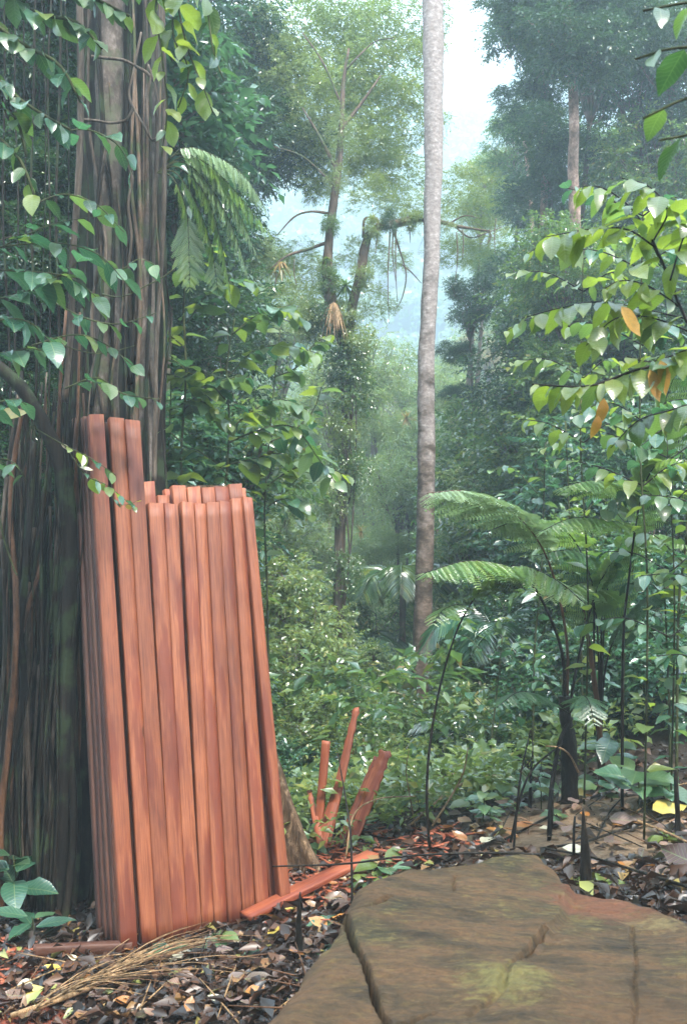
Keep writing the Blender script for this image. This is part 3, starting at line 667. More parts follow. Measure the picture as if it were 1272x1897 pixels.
# slender reddish trunk on the right
stick_tree('slender reddish-grey trunk rising into the dark canopy over the wooded rise', Q(12, (1082, 700), (1072, 560), (1066, 440), (1062, 330), (1064, 220), (1056, 120), (1050, 0)), [.085, .075, .075, .07, .065, .06, .05], 'bark_red',
    [(Q(12, (1060, 160), (1110, 90), (1150, 40)), [.03, .02, .01]), (Q(12, (1056, 120), (1010, 70), (970, 30)), [.03, .02, .01])], [(P(1070, 70, 11.7), .75, .9), (P(990, 20, 12.5), .75, .8), (P(1150, 50, 12.2), .8, .8), (P(1060, -60, 12), .9, .8)], 'crown_dark')
for px, py, l, d, w in ((985, 420, 'thin grey trunk under the grey-green crown beside the misty gap', 18, .05), (690, 900, 'thin leaning pale trunk in the gap beyond the mossy tree', 22, .05), (563, 1000, 'thin pale snag standing beyond the small-leaved bushes', 22, .035), (1008, 300, 'second dim trunk left of the slender reddish one', 15, .06)):
    q = P(px, py, d); b = Vector((q.x+R.uniform(-.2, .3), q.y, onground(q.x, q.y)-.1))
    e = empty('tree', b, l, 'tree'); tube('trunk', [b, (b+q)/2, q, q+Vector((R.uniform(-.2, .1), 0, 2.2))], [w*1.6, w*1.2, w, w*.6], M['bark_red' if d != 22 else 'bark_pale'], e, n=20, seg=8, rough=.1)
    me, tw = T['crown_mid'][0]; o = link('crown', me, None, e); o.location = q+Vector((0, 0, 2.3))-b; o.scale = (.5, .5, .5)
# epiphytes
def tuft(px, py, d, r, n, label, mat, hang=.2, cat='epiphyte', L=1.0):
    q = P(px, py, d); rng = np.random.default_rng(int(px))
    C = np.zeros((n, 3)); u = unit(rng.normal(0, 1, (n, 3))); u[:, 2] = u[:, 2]*.8+.25-hang
    ps = []
    for k in range(n):
        a = u[k]; l = r*L*rng.uniform(.6, 1.2); w = r*.07
        t = np.linspace(0, 1, 5)[:, None]; c = a*l*t-np.array([0, 0, 1])*l*(t**2)*(.3+hang)
        s = unit(np.cross(a, [0, 0, 1.])+1e-6)*w*(1-t)**.6
        V = np.concatenate([c-s, c+s]); f = [[i, i+1, i+6, i+5] for i in range(4)]
        ps.append((V, np.array(f)))
    V, Fa = merge(ps); o = link('bromeliad', mesh_np('bromeliad', V, Fa), mat); o.location = q
    tag(o, label, cat, 'epiphytes on the mossy tree')
for a in ((520, 487, 10.92, 0.144, 60, 'shaggy epiphyte tuft on the end of the thin mossy twig', M['f_gold'], .5), (618, 560, 10.84, 0.198, 80, 'brown hanging epiphyte clump in the fork of the mossy tree', M['straw'], .9),
          (640, 530, 10.84, 0.198, 60, 'green strappy epiphyte in the fork of the mossy tree', M['f_mid'], .1), (560, 590, 11.08, 0.180, 60, 'dark bunched epiphyte on the low side limb of the mossy tree', M['f_dark'], .4),
          (800, 415, 10.92, 0.144, 70, 'drooping tuft under the horizontal mossy limb beside the tall trunk', M['f_dark'], .9), (752, 775, 17, .24, 50, 'yellow epiphyte rosette low beside the tall trunk', M['f_gold'], 0),
          (770, 405, 10.92, 0.126, 60, 'mossy green tuft on top of the horizontal limb', M['f_light'], 0), (690, 405, 10.92, 0.108, 50, 'mossy tuft where the limb bends', M['f_light'], .1),
          (668, 985, 15.5, .18, 50, 'golden epiphyte tuft right of the mossy trunk', M['f_gold'], 0), (638, 640, 10.84, 0.135, 50, 'dark leafy tuft below the fork of the mossy tree', M['f_dark'], .4), (606, 480, 10.92, 0.108, 40, 'small mossy tuft on the upright fork', M['f_mid'], .2)):
    tuft(*a)
# more of the same slope greenery, row behind row
HG = 'trees and bushes crowding the slope behind the ferns'
for k in range(44):
    px = R.uniform(880, 1300); d = R.uniform(10, 19) if px > 980 else R.uniform(13, 19); py = R.uniform(470, 1200) if px > 980 else R.uniform(800, 1250)
    kd = R.choice(['glossy', 'smalldark', 'teal', 'crown_mid', 'glossy']); w_ = where(px, py, d)
    plant(px, py, d, R.uniform(.7, 1.1)*(.6+d/30), kd, LOOK[kd]+' '+w_[2]+' tree on the rise '%()+w_[0]+', '+w_[1], HG, tree=True)
for k in range(40):
    px = R.uniform(430, 860); d = R.uniform(15, 38); py = R.uniform(700+(d < 22)*180, 1260 if d < 22 else 1040)
    kd = R.choice(['crown_light', 'pale', 'glint', 'gold' if k % 8 == 0 else 'pale']); w_ = where(px, py, d)
    plant(px, py, d, R.uniform(.6, 1.0)*(.5+d/26), kd, LOOK[kd]+' '+w_[2]+' tree in the gully '%()+w_[0]+', '+w_[1], 'trees filling the hazy gully', tree=True)
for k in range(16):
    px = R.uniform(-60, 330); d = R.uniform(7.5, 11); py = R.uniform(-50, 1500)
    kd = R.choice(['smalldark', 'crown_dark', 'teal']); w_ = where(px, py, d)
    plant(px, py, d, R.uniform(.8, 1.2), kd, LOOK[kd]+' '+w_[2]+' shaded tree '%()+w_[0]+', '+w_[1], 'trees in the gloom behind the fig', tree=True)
# unseen trees added behind the camera to block sideways sky light
for k in range(13):
    a = math.pi*(1.02+.96*k/12); rr0 = R.uniform(6.5, 9); x, y = rr0*math.cos(a), 1+rr0*math.sin(a); z = gz(x, y)-.1
    e = empty('tree', (x, y, z), 'unseen leafy tree added behind the camera to block sky light', 'tree', 'unseen trees added to block sky light')
    tube('trunk', [Vector((x, y, z)), Vector((x+.1, y, z+3)), Vector((x, y, z+6))], [.18, .14, .08], M['bark_brown'], e, n=14, seg=8)
    for q in range(4):
        me, tw = R.choice(T['crown_dark']); o = link('crown', me, None, e); o.location = (R.uniform(-.8, .8), R.uniform(-.5, .5), 1.2+1.9*q); s = R.uniform(1.7, 2.3); o.scale = (s, s, s*.8); o.rotation_euler = (0, 0, R.uniform(0, 6))
for px, py, d, r, k, l in ((40, 100, 6.6, .8, 'crown_dark', 'dark leafy crown closest behind the top corner leaves'), (90, 330, 6.8, .7, 'smalldark', 'dark leafy crown behind the thickest hanging liana'), (20, 420, 6.4, .7, 'smalldark', 'shaded crown at the edge behind the pale teal leaves'), (90, 560, 6.7, .6, 'teal', 'bluish shaded crown just over the root curtain'),
                           (10, 760, 6.3, .5, 'smalldark', 'shaded bush at the edge where the root curtain begins'), (330, 150, 8, .7, 'crown_dark', 'dark crown right behind the hanging oval leaves')):
    plant(px, py, d, r, k, l, tree=True)

# ------------------------------------------------------------------ great fig tree behind the timber
fb = P(235, 1700, 6.05); fb.z = onground(fb.x, fb.y)-.1
fig = empty('fig_tree', fb, 'huge dark fig tree with fluted trunk and buttress roots, the timber leaning on it', 'tree')
def fig_trunk():
    nz, nt_ = 110, 90; V = []
    cxs = [(fb.x+.02, fb.z), (P(222, 900, 6.05).x, 2.0), (P(225, 300, 6.05).x, 3.9), (P(222, 0, 6.05).x, 4.9), (P(215, -500, 6.05).x, 6.8)]
    for k in range(nz):
        z = fb.z+(6.8-fb.z)*(k/(nz-1))**1.25
        cx = np.interp(z, [c[1] for c in cxs], [c[0] for c in cxs]); th = np.linspace(0, 2*np.pi, nt_, endpoint=False)
        h = z-fb.z; r = .165+.09*np.exp(-h/2.4)+.2*np.exp(-h/.45)
        fl = np.abs(np.cos(th*2.5+.6+.25*np.sin(h)))**3*(.05+.42*np.exp(-h/.55)+.1*np.exp(-h/2))+.03*np.cos(th*9+h*.4)+.014*np.cos(th*19-h*.7)
        p = np.stack([np.cos(th)*3, np.sin(th)*3, np.full(nt_, z*.45)], -1)
        rr = r+fl+.045*fbm(p, 4, 2)+.02*fbm(p*5, 2, 8)
        V.append(np.stack([cx+rr*np.cos(th), fb.y+rr*.9*np.sin(th), np.full(nt_, z)], -1))
    V = np.concatenate(V)-np.array(tuple(fb)); i = np.arange(nz-1)[:, None]*nt_; j = np.arange(nt_)[None]; j2 = (j+1) % nt_
    return V, np.stack([i+j, i+j2, i+nt_+j2, i+nt_+j], -1).reshape(-1, 4)
V, Fq = fig_trunk(); link('trunk', mesh_np('trunk', V, Fq), M['bark_fig'], fig, True)
def fin(outer, inner, thick, seed):
    """a buttress: a thick rough blade between an outer edge and the trunk"""
    n, k = 40, 14; o = np.array([tuple(p) for p in smooth_path(outer, n)]); q = np.array([tuple(p) for p in smooth_path(inner, n)])
    V = []
    for s in range(2*k):
        t = (s if s < k else 2*k-1-s)/(k-1)
        c = o*(1-t)+q*t; w = thick*(.35+.65*t)**.7*(1 if s < k else -1)
        nn = fbm(np.stack([c[:, 0]*14, c[:, 2]*3.5, c[:, 1]*14+s*.2], -1), 3, seed)
        c = c.copy(); c[:, 1] += -w*(1+.6*nn)*(.6+.4*np.sin(s*1.9)**2); c[:, 0] += .012*nn; V.append(c)
    V = np.stack(V, 1).reshape(-1, 3)-np.array(tuple(fb)); K = 2*k
    i = np.arange(n-1)[:, None]*K; j = np.arange(K)[None]; j2 = (j+1) % K
    return V, np.stack([i+j, i+j2, i+K+j2, i+K+j], -1).reshape(-1, 4)
def low(px, py, d, dz=.06):
    q = P(px, py, d); q.z = min(q.z, onground(q.x, q.y)-dz); return q
V, Fq = fin([P(420, 900, 6.1), P(485, 1260, 6.0), P(512, 1390, 5.95), P(540, 1480, 5.85), P(575, 1570, 5.7), low(618, 1648, 5.55)], [P(330, 900, 6.1), P(370, 1260, 6.1), P(400, 1390, 6.05), P(430, 1480, 6.0), P(460, 1560, 5.95), low(500, 1660, 5.85)], .1, 3)
link('buttress_root', mesh_np('buttress_root', V, Fq), M['buttress'], fig, True)
V, Fq = fin([P(150, 690, 5.75), P(140, 900, 5.7), P(118, 1200, 5.6), P(100, 1450, 5.5), low(78, 1720, 5.3)], [P(215, 690, 6), P(215, 900, 6), P(215, 1200, 5.95), P(215, 1450, 5.85), low(215, 1740, 5.6)], .13, 5)
link('buttress_root', mesh_np('buttress_root', V, Fq), M['bark_fig'], fig, True)
# the slighter stems grown against the fig
tube('fused_stem', [low(285, 1500, 5.8), P(268, 900, 5.75), P(270, 700, 5.7), P(272, 500, 5.72), P(276, 300, 5.75), P(280, 100, 5.75), P(284, -300, 5.8)], [.075, .06, .056, .05, .048, .05, .05], M['bark_pale'], fig, n=60, seg=14, rough=.14, seed=4)
tube('fused_stem', [low(180, 1500, 5.9), P(196, 700, 5.78), P(200, 350, 5.78), P(205, 100, 5.8), P(208, -300, 5.8)], [.1, .085, .075, .08, .08], M['bark_pale'], fig, n=60, seg=14, rough=.2, seed=6)
rr = random.Random(5)
# aerial roots of the fig: a curtain left of the timber, thin strands up the trunk
def root(px0, px1, y0, y1, d, r, mat='bark_fig'):
    n = 6; pts = []
    for k in range(n):
        t = k/(n-1); pts.append(P(px0+(px1-px0)*t+rr.uniform(-13, 13), y0+(y1-y0)*t, d+rr.uniform(-.04, .04)))
    pts[-1].z = min(pts[-1].z, onground(pts[-1].x, pts[-1].y)-.03) if y1 > 1600 else pts[-1].z
    tube('aerial_root', pts, [r*.7, r, r*1.1, r*1.4], M[mat], fig, n=26, seg=6, rough=.3, seed=int(px0))
for k in range(84):
    x0 = rr.uniform(30, 170); x1 = x0+rr.uniform(-90, 5)-(170-x0)*.12
    root(x0, x1, rr.uniform(680, 1050) if x0 < 120 else rr.uniform(520, 900), 1745, rr.uniform(5.05, 5.6), rr.choice((.004, .006, .009, .016))*rr.uniform(.8, 1.3), rr.choice(['bark_fig', 'bark_fig', 'bark_fig', 'bark_fig', 'stem_red', 'liana']))
for k in range(16):
    x0 = rr.uniform(-30, 60); root(x0, x0+rr.uniform(-25, 15), rr.uniform(750, 1100), 1760, rr.uniform(5.2, 6), rr.uniform(.004, .016), rr.choice(['bark_fig', 'liana']))
for k in range(22):
    x0 = rr.uniform(160, 300); root(x0, x0+rr.uniform(-22, 22), rr.uniform(-200, 300), rr.uniform(700, 1100), rr.uniform(5.62, 5.72), rr.uniform(.005, .014), rr.choice(['bark_fig', 'liana', 'bark_brown']))
# thick mossy root bending down at the left
tube('aerial_root', Q(5.1, (-90, 600), (-30, 655), (30, 708), (62, 752), (88, 800), (110, 850), (125, 930), (128, 1100), (120, 1400))+[low(112, 1740, 5.2)], [.03, .035, .04, .042, .04, .035, .03, .035, .05], M['bark_fig'], fig, n=50, seg=12, rough=.2, seed=9)
for c, r_ in ((P(120, -230, 6.3), .9), (P(260, -380, 6.3), 1.1), (P(10, -120, 6.4), .8)):
    me, tw = T['crown_dark'][1]; o = link('crown', me, None, fig); o.location = c-fb; o.scale = (r_, r_, r_*.7)

# lianas, each a thing hanging from the canopy
LI = [((147, -60), (150, 160), (146, 330), (136, 470), (132, 620), (122, 745), 5.25, .02, 'pale grey liana hanging straight down beside the fig trunk, thickest of the hanging ones'),
      ((262, 60), (246, 140), (240, 180), (262, 225), (285, 262), (300, 240), 5.4, .007, 'thin pale liana looping in a noose before the fig trunk'),
      ((275, 120), (290, 170), (296, 240), (280, 258), (272, 200), (282, 130), 5.35, .006, 'thin dark liana tied in a hanging bunch at the knot on the fig trunk'),
      ((236, 300), (246, 330), (238, 380), (244, 440), (236, 520), (232, 600), 5.5, .009, 'wavy liana pressed against the fig trunk below the noose'),
      ((300, -60), (305, 200), (302, 430), (290, 640), (288, 760), (286, 900), 5.5, .014, 'dark liana hanging between the pale fused stem and the fern fronds'),
      ((170, 105), (200, 108), (230, 112), (255, 125), (272, 135), (285, 150), 5.4, .01, 'short liana crossing level in front of the fig trunk near the top'),
      ((155, 222), (180, 224), (205, 228), (230, 224), (240, 215), (248, 200), 5.5, .009, 'second liana crossing level, a little lower on the fig trunk'),
      ((320, 500), (300, 515), (270, 530), (240, 545), (215, 550), (190, 545), 5.2, .004, 'thin green twig stretched level across the fig trunk'),
      ((250, 640), (215, 650), (180, 655), (150, 650), (120, 640), (95, 625), 5.0, .003, 'thin tendril level across the fig trunk above the boards'),
      ((0, 960), (8, 1000), (18, 1030), (28, 1058), (30, 1062), (33, 1066), 4.6, .004, 'pale curved tendril at the very edge beside the root curtain')]
for a in LI: tag(tube('liana', Q(a[6], *a[:6]), [a[7], a[7]*.9, a[7]], M['liana'] if a[7] > .0045 else M['stem'], n=40, seg=8, rough=.15), a[8], 'liana', 'lianas hanging about the fig tree')
for k, (x0, w) in enumerate(((62, .008), (92, .006), (108, .009), (30, .006), (12, .007), (78, .004), (50, .005), (120, .005))):
    tag(tube('liana', [P(x0+rr.uniform(-8, 8), y, 5.3+.1*k/3) for y in (-80, 150, 400, 650, 900, 1200)], [w*.8, w], M['bark_fig'], n=40, seg=6, rough=.15), 'dim liana hanging straight down in the shade left of the fig trunk', 'liana', 'dim lianas hanging in the shade')
# strings hanging off the mossy tree
for k, (px, y0, y1) in enumerate(((728, 425, 520), (733, 425, 560), (757, 420, 450), (845, 430, 520), (918, 405, 470), (905, 425, 455), (512, 500, 560), (545, 480, 530), (700, 425, 470), (722, 430, 600), (856, 425, 480))):
    tag(tube('liana', [P(px, y0, 10.9), P(px+rr.uniform(-4, 4), (y0+y1)/2, 10.9), P(px+rr.uniform(-6, 6), y1, 10.9)], [.009, .006, .003], M['bark_brown'], n=10, seg=4, rough=.2), 'mossy string dangling from the limbs of the mossy forked tree', 'liana', 'mossy strings on the forked tree')

# ------------------------------------------------------------------ sawn timber
def board(base, top, w, th, mat, label, wdir, bow=.0, name='timber_board', cat='timber', group='red timber boards leaning on the fig tree', split=False, seed=0):
    rng = np.random.default_rng(seed); L = (top-base).length; Zd = (top-base).normalized()
    Wd = (wdir-Zd*wdir.dot(Zd)).normalized(); Nd = Wd.cross(Zd)    # towards the front
    n = 26; c = .003; prof = np.array([(-w/2+c, -th/2), (w/2-c, -th/2), (w/2, -th/2+c), (w/2, th/2-c), (w/2-c, th/2), (-w/2+c, th/2), (-w/2, th/2-c), (-w/2, -th/2+c)])
    t = np.linspace(0, 1, n); V = []
    tw = rng.uniform(-.015, .015)
    for k in range(n):
        a = tw*(t[k]-.5); b = bow*math.sin(math.pi*t[k]); wob = .0004*rng.normal(0, 1, (8, 2)) if 0 < k < n-1 else 0
        pr = prof+wob
        if split: pr = pr*(1-.55*max(0, t[k]-.55)/.45*(.6+.4*math.sin(k*2.3)))
        x = pr[:, 0]*math.cos(a)-pr[:, 1]*math.sin(a)+b; y = pr[:, 0]*math.sin(a)+pr[:, 1]*math.cos(a)
        z = t[k]*L+np.zeros(8)
        if k == n-1: z = z+rng.uniform(-.006, .006)+pr[:, 0]*rng.uniform(-.12, .12)+(rng.uniform(-.05, .0, 8) if split else 0)
        V.append(np.stack([x, y, z], -1))
    V = np.concatenate(V); i = np.arange(n-1)[:, None]*8; j = np.arange(8)[None]; j2 = (j+1) % 8
    Fq = np.stack([i+j, i+j2, i+8+j2, i+8+j], -1).reshape(-1, 4); V, Fq = cap(V, Fq, 8)
    o = link(name, mesh_np(name, V, Fq), mat)
    o.matrix_world = Matrix(((Wd.x, -Nd.x, Zd.x, base.x), (Wd.y, -Nd.y, Zd.y, base.y), (Wd.z, -Nd.z, Zd.z, base.z), (0, 0, 0, 1)))
    return tag(o, label, cat, group)
ANG = math.radians(30); WD = Vector((math.cos(ANG), math.sin(ANG), 0))
PX0 = 238; D0 = 4.62
def dep(px): return D0+max(-.06, (px-PX0)/1844*5*.5/.966)      # the row recedes to the right
ORD = ['first', 'second', 'third', 'fourth', 'fifth', 'sixth', 'seventh', 'eighth', 'ninth', 'tenth', 'eleventh']
front = [((163, 191, 772), (225, 252, 1757)), ((201, 228, 777), (262, 290, 1740)), ((230, 258, 782), (290.5, 319, 1735)), ((271, 302, 932), (320, 346, 1733)), ((302.5, 326, 933), (346.5, 372, 1722)), ((333, 357, 932), (372.5, 395, 1716)),
         ((357.5, 380, 933), (395.5, 418, 1712)), ((380.5, 402, 933), (419, 447, 1705)), ((403, 426, 930), (447.5, 471, 1695)), ((427, 447, 926), (471.5, 498, 1680)), ((448, 461, 925), (514, 538, 1663))]
for k, ((a0, a1, ay), (b0, b1, by)) in enumerate(front):
    db = dep((b0+b1)/2)+[0, .012, .0, .018, .006, .03, .012, .0, .02, .008, -.01][k]; dt = dep((a0+a1)/2+50)+.42-[.0, .0, .02, .0, .01, 0, .0, .01, .0, .01, .02][k]
    if k < 3: dt += .08
    B0, T0 = P((b0+b1)/2, by, db), P((a0+a1)/2, ay, dt)
    B0.z = min(B0.z, onground(B0.x, B0.y)+.0)
    w = ((a1-a0)*dt+(b1-b0)*db)/2/F/.955
    L0 = 'first red timber board from the fig roots, long, in the front row' if k == 0 else f'{ORD[k]} board of the front row counted from the fig roots, ' + ('long' if k < 3 else 'short') + ' red timber'
    if k == 10: L0 = 'last board of the front row, standing beside the buttress root'
    board(B0, T0, w, [.05, .05, .045, .05, .04, .05, .045, .055, .04, .045, .07][k], M['wood'], L0, WD, bow=rr.uniform(-.003, .003), seed=k)
# second and third rows seen over the tops
back = [(272, 893, 24), (300, 918, 21), (329, 900, 25), (356, 904, 25), (383, 906, 24), (408, 905, 26), (433, 897, 25)]
BD = D0+.62
for k, (px, py, w) in enumerate(back):
    dt = dep(px+50)+.5; db = dep(px+60)+.12
    B0 = P(px+60+k*3, 1700, db); B0.z = onground(B0.x, B0.y)-.01
    board(B0, P(px, py, dt), w*dt/F/.955, .05, M['wood'], f'{ORD[k]} board of the row behind, counted from the notch, above the short boards', WD, seed=30+k)
for k, (px, py, w) in enumerate(((313, 908, 20), (343, 912, 20), (371, 914, 20), (397, 912, 20), (421, 908, 20), (445, 905, 14))):
    dt = dep(px+50)+.58; db = dep(px+60)+.2; B0 = P(px+62, 1690, db); B0.z = onground(B0.x, B0.y)-.01
    board(B0, P(px, py, dt), w*dt/F/.955, .05, M['wood_red'], 'board end deep in the stack, only just showing between the upper ends', WD, seed=50+k)
for k in range(4):
    off = Vector((math.sin(ANG), -math.cos(ANG), 0))*(-.0515*(k+1)); ex = WD*(-.004*(k+1)-.004)
    B0 = P(238-k*3, 1757, D0)+off+ex; T0 = P(177-k*2-(4 if k == 3 else 0), 773-(k % 2)*4, dep(227)+.5)+off; B0.z = onground(B0.x, B0.y)-.005
    board(B0, T0, .072, .05, M['wood_dark'], f'{ORD[k]} board behind the first front board, its shade-coloured side facing the fig roots', WD, seed=70+k)
for k in range(3):   # behind boards two and three
    off = Vector((math.sin(ANG), -math.cos(ANG), 0))*-.06*(1+k*.5)
    B0 = P(275+k*22, 1742, dep(270+k*22))+off; T0 = P(214+k*16, 783, dep(264)+.52)+off; B0.z = onground(B0.x, B0.y)
    board(B0, T0, .07, .045, M['wood_dark'], f'{ORD[k]} shade-coloured board hidden in the gap behind the long front boards', WD, seed=80+k)
# boards lying down
def lying(a, b, w, th, mat, label, seed, up=Vector((0, 0, 1))):
    ax = (b-a).normalized(); wd = up.cross(ax); return board(a, b, w, th, mat, label, wd, name='timber_offcut', cat='timber', group=None, seed=seed)
def gnd(px, py, dz=.02):
    h = ray_ground(px, py)[0]; return h+Vector((0, 0, dz))
lying(gnd(62, 1775, .03), gnd(246, 1766, .03), .05, .05, M['wood_dark'], 'dark plank lying flat at the foot of the fig roots', 90)
lying(gnd(455, 1712, .035), gnd(690, 1600, .05), .09, .03, M['wood_red'], 'red plank lying on the litter between the stack and the split planks', 91)
lying(gnd(480, 1690, .03), gnd(620, 1625, .03), .06, .03, M['wood_red'], 'shorter red slab lying beside the buttress root', 92)
# split planks standing up out of the debris
for k, (b, t_, w, th, l) in enumerate((((586, 1555, 6.1), (604, 1372, 6.2), .05, .025, 'upright square-ended red split plank nearest the buttress root'), ((600, 1560, 6.05), (661, 1308, 6.3), .055, .02, 'tallest red split plank, narrowing to a point'),
        ((640, 1555, 6.0), (716, 1388, 6.15), .1, .02, 'broad red split plank leaning away from the stack, ragged end'), ((622, 1560, 5.95), (700, 1395, 6.2), .04, .02, 'narrow red sliver lying along the broad leaning split plank'),
        ((588, 1560, 6.0), (632, 1440, 6.2), .07, .02, 'short red slab low between the split planks'), ((600, 1560, 5.9), (572, 1460, 6.3), .04, .018, 'small red sliver leaning toward the buttress root'))):
    B0, T0 = P(*b), P(*t_); B0.z = onground(B0.x, B0.y)-.03
    board(B0, T0, w, th, M['wood_red'], l, Vector((.95, -.3, 0)), name='split_plank', cat='plank', group='split red planks beside the stack', split=k != 0, seed=100+k)
for k, (b, t_, w) in enumerate((((22, 1560, 6.9), (14, 1378, 6.9), .09), ((48, 1570, 6.8), (40, 1392, 6.9), .06), ((82, 1570, 6.4), (78, 1385, 6.5), .03))):
    B0, T0 = P(*b), P(*t_); B0.z = onground(B0.x, B0.y)-.03
    board(B0, T0, w, .03, M['wood_red'], ('wide', 'middling', 'narrow')[k]+' red plank glimpsed behind the root curtain', Vector((1, .2, 0)), name='split_plank', cat='plank', group='red planks behind the roots', seed=120+k)
def chips():
    rng = np.random.default_rng(2); ps = []
    for (cx, cy, n, sx, sy) in ((640, 1585, 150, 60, 30), (560, 1660, 70, 50, 20), (20, 1800, 60, 30, 28), (820, 1550, 40, 60, 10), (740, 1590, 40, 60, 15), (20, 1400, 40, 25, 60)):
        for _ in range(n):
            h, nn = ray_ground(cx+rng.normal(0, sx), cy+rng.normal(0, sy))
            if h is None or h.y > 8: continue
            a = rng.uniform(0, 6.28); l = rng.uniform(.02, .09); w = rng.uniform(.008, .025); t = rng.uniform(.002, .006)
            d = np.array([math.cos(a), math.sin(a), rng.uniform(-.3, .3)])*l; s = np.array([-math.sin(a), math.cos(a), rng.uniform(-.2, .2)])*w; u = np.array([0, 0, t])
            c = np.array(tuple(h))+np.array([0, 0, .006])
            ps.append((np.array([c-d-s*.6, c+d-s*.3, c+d+s*.5, c-d+s, c-d-s*.6+u, c+d-s*.3+u, c+d+s*.5+u, c-d+s+u]), np.array([[0, 3, 2, 1], [4, 5, 6, 7], [0, 1, 5, 4], [1, 2, 6, 5], [2, 3, 7, 6], [3, 0, 4, 7]])))
    V, Fa = merge(ps); o = link('wood_chips', mesh_np('wood_chips', V, Fa), M['wood_red']); tag(o, 'red wood chips and splinters strewn on the soil about the timber', 'wood chips', kind='stuff')
chips()

# ------------------------------------------------------------------ boulder
OUT = [(455, 1960, 2.1), (480, 1897, 2.25), (520, 1850, 2.4), (560, 1800, 2.6), (605, 1755, 2.8), (640, 1705, 3.0), (655, 1655, 3.25), (700, 1628, 3.45), (740, 1616, 3.55), (850, 1602, 3.65), (900, 1587, 3.75), (960, 1582, 3.8), (1000, 1585, 3.78), (1030, 1605, 3.65), (1048, 1636, 3.5),
       (1100, 1642, 3.45), (1170, 1652, 3.38), (1215, 1668, 3.3), (1290, 1705, 3.1), (1400, 1780, 2.7), (1480, 2050, 1.9), (1300, 2400, 1.55), (800, 2500, 1.5), (480, 2200, 1.7)]
OP = [P(*q) for q in OUT]
def rock():
    poly = np.array([(p.x, p.y) for p in OP]); zz = np.array([p.z for p in OP])
    x0, y0 = poly.min(0)-.2; x1, y1 = poly.max(0)+.2; st = .0065
    gx, gy = np.meshgrid(np.arange(x0, x1, st), np.arange(y0, y1, st))
    P2 = np.stack([gx, gy], -1); inside = np.zeros(gx.shape, bool); dist = np.full(gx.shape, 9.)
    for a, b in zip(poly, np.roll(poly, -1, 0)):
        ab = b-a; t = np.clip(((P2-a)@ab)/(ab@ab), 0, 1); dist = np.minimum(dist, np.linalg.norm(P2-a-t[..., None]*ab, axis=-1))
        cond = ((a[1] > gy) != (b[1] > gy)) & (gx < (b[0]-a[0])*(gy-a[1])/(b[1]-a[1]+1e-12)+a[0]); inside ^= cond
    p3 = np.stack([gx, gy, gx*0], -1)
    s = np.where(inside, dist, -dist)+.02*fbm(p3*5, 3, 4)
    num = 0; den = 0
    for (px, py), z in zip(poly, zz):
        w = 1/((gx-px)**2+(gy-py)**2+.03)**1.3; num = num+w*z; den = den+w
    top = num/den+.02
    top += .03*fbm(p3*2.2, 3, 7)+.011*fbm(p3*np.array([5, 16, 1]), 4, 2)+.004*fbm(p3*np.array([22, 50, 1]), 2, 12)
    # stepped lobe: right part lies a little lower
    def segd(a, b):
        a = np.array((a.x, a.y)); b = np.array((b.x, b.y)); ab = b-a; t = np.clip(((P2-a)@ab)/(ab@ab), 0, 1); return np.linalg.norm(P2-a-t[..., None]*ab, axis=-1), t
    wob = .02*fbm(p3*7, 2, 20)
    line = [P(1050, 1636, 3.48), P(1030, 1690, 3.1), P(985, 1740, 2.85), P(950, 1780, 2.65)]
    side = np.full(gx.shape, 9.)
    for a, b in zip(line, line[1:]): side = np.minimum(side, segd(a, b)[0])
    right = gx+wob > np.interp(gy, [p.y for p in line][::-1], [p.x for p in line][::-1])
    top -= np.where(right & (gy > 2.65), .03*np.clip(side/.03, 0, 1)*np.exp(-side/.5), 0)
    def crack(pts, wd, dp):
        nonlocal top
        q = smooth_path([P(*c) for c in pts], 12)
        for w_ in q[1:-1]: w_.x += R.uniform(-.005, .005)
        dd = np.full(gx.shape, 9.)
        for k, (a, b) in enumerate(zip(q, q[1:])): dd = np.minimum(dd, segd(a, b)[0])
        dd = np.maximum(0, dd-np.abs(wob)*.25); top = top-dp*np.exp(-(dd/(wd*.6))**2)
    top0 = top.copy(); top = top*0
    crack([(638, 1705, 3.0), (660, 1760, 2.72), (690, 1830, 2.45), (722, 1905, 2.25)], .008, .1)
    crack([(650, 1700, 3.02), (690, 1688, 3.05), (722, 1676, 3.12)], .009, .05)
    crack([(712, 1893, 2.27), (755, 1876, 2.3), (802, 1855, 2.36)], .008, .06)
    crack([(1010, 1720, 2.95), (965, 1770, 2.7), (945, 1785, 2.62)], .006, .035)
    crack([(1170, 1690, 3.1), (1175, 1790, 2.6), (1168, 1897, 2.2)], .005, .014)
    crack([(842, 1625, 3.45), (838, 1660, 3.25)], .007, .02)
    crack([(940, 1790, 2.6), (925, 1830, 2.45), (870, 1860, 2.35)], .014, .02)
    crack([(1060, 1660, 3.3), (1110, 1668, 3.25), (1180, 1662, 3.3)], .012, .012)
    top = top0+np.clip(top, -.09, 0)
    lump = P(945, 1815, 2.5); ld = np.hypot(gx-lump.x, (gy-lump.y)*1.2); top += .014*np.exp(-(ld/.1)**2)*(1+1.2*fbm(p3*30, 3, 30))
    r = .09; e = np.clip(s/r, -3, 1); edge = np.where(e > 0, r*.7*(1-np.sqrt(np.clip(1-(1-e)**2, 0, 1))), r*.7+(-e)*r*5)
    z = np.maximum(top-edge, -.6)
    keep = s > -.16
    idx = -np.ones(gx.shape, int); idx[keep] = np.arange(keep.sum()); V = np.stack([gx, gy, z], -1)[keep]
    f = np.stack([idx[:-1, :-1], idx[:-1, 1:], idx[1:, 1:], idx[1:, :-1]], -1).reshape(-1, 4); f = f[(f >= 0).all(1)]
    return V, f
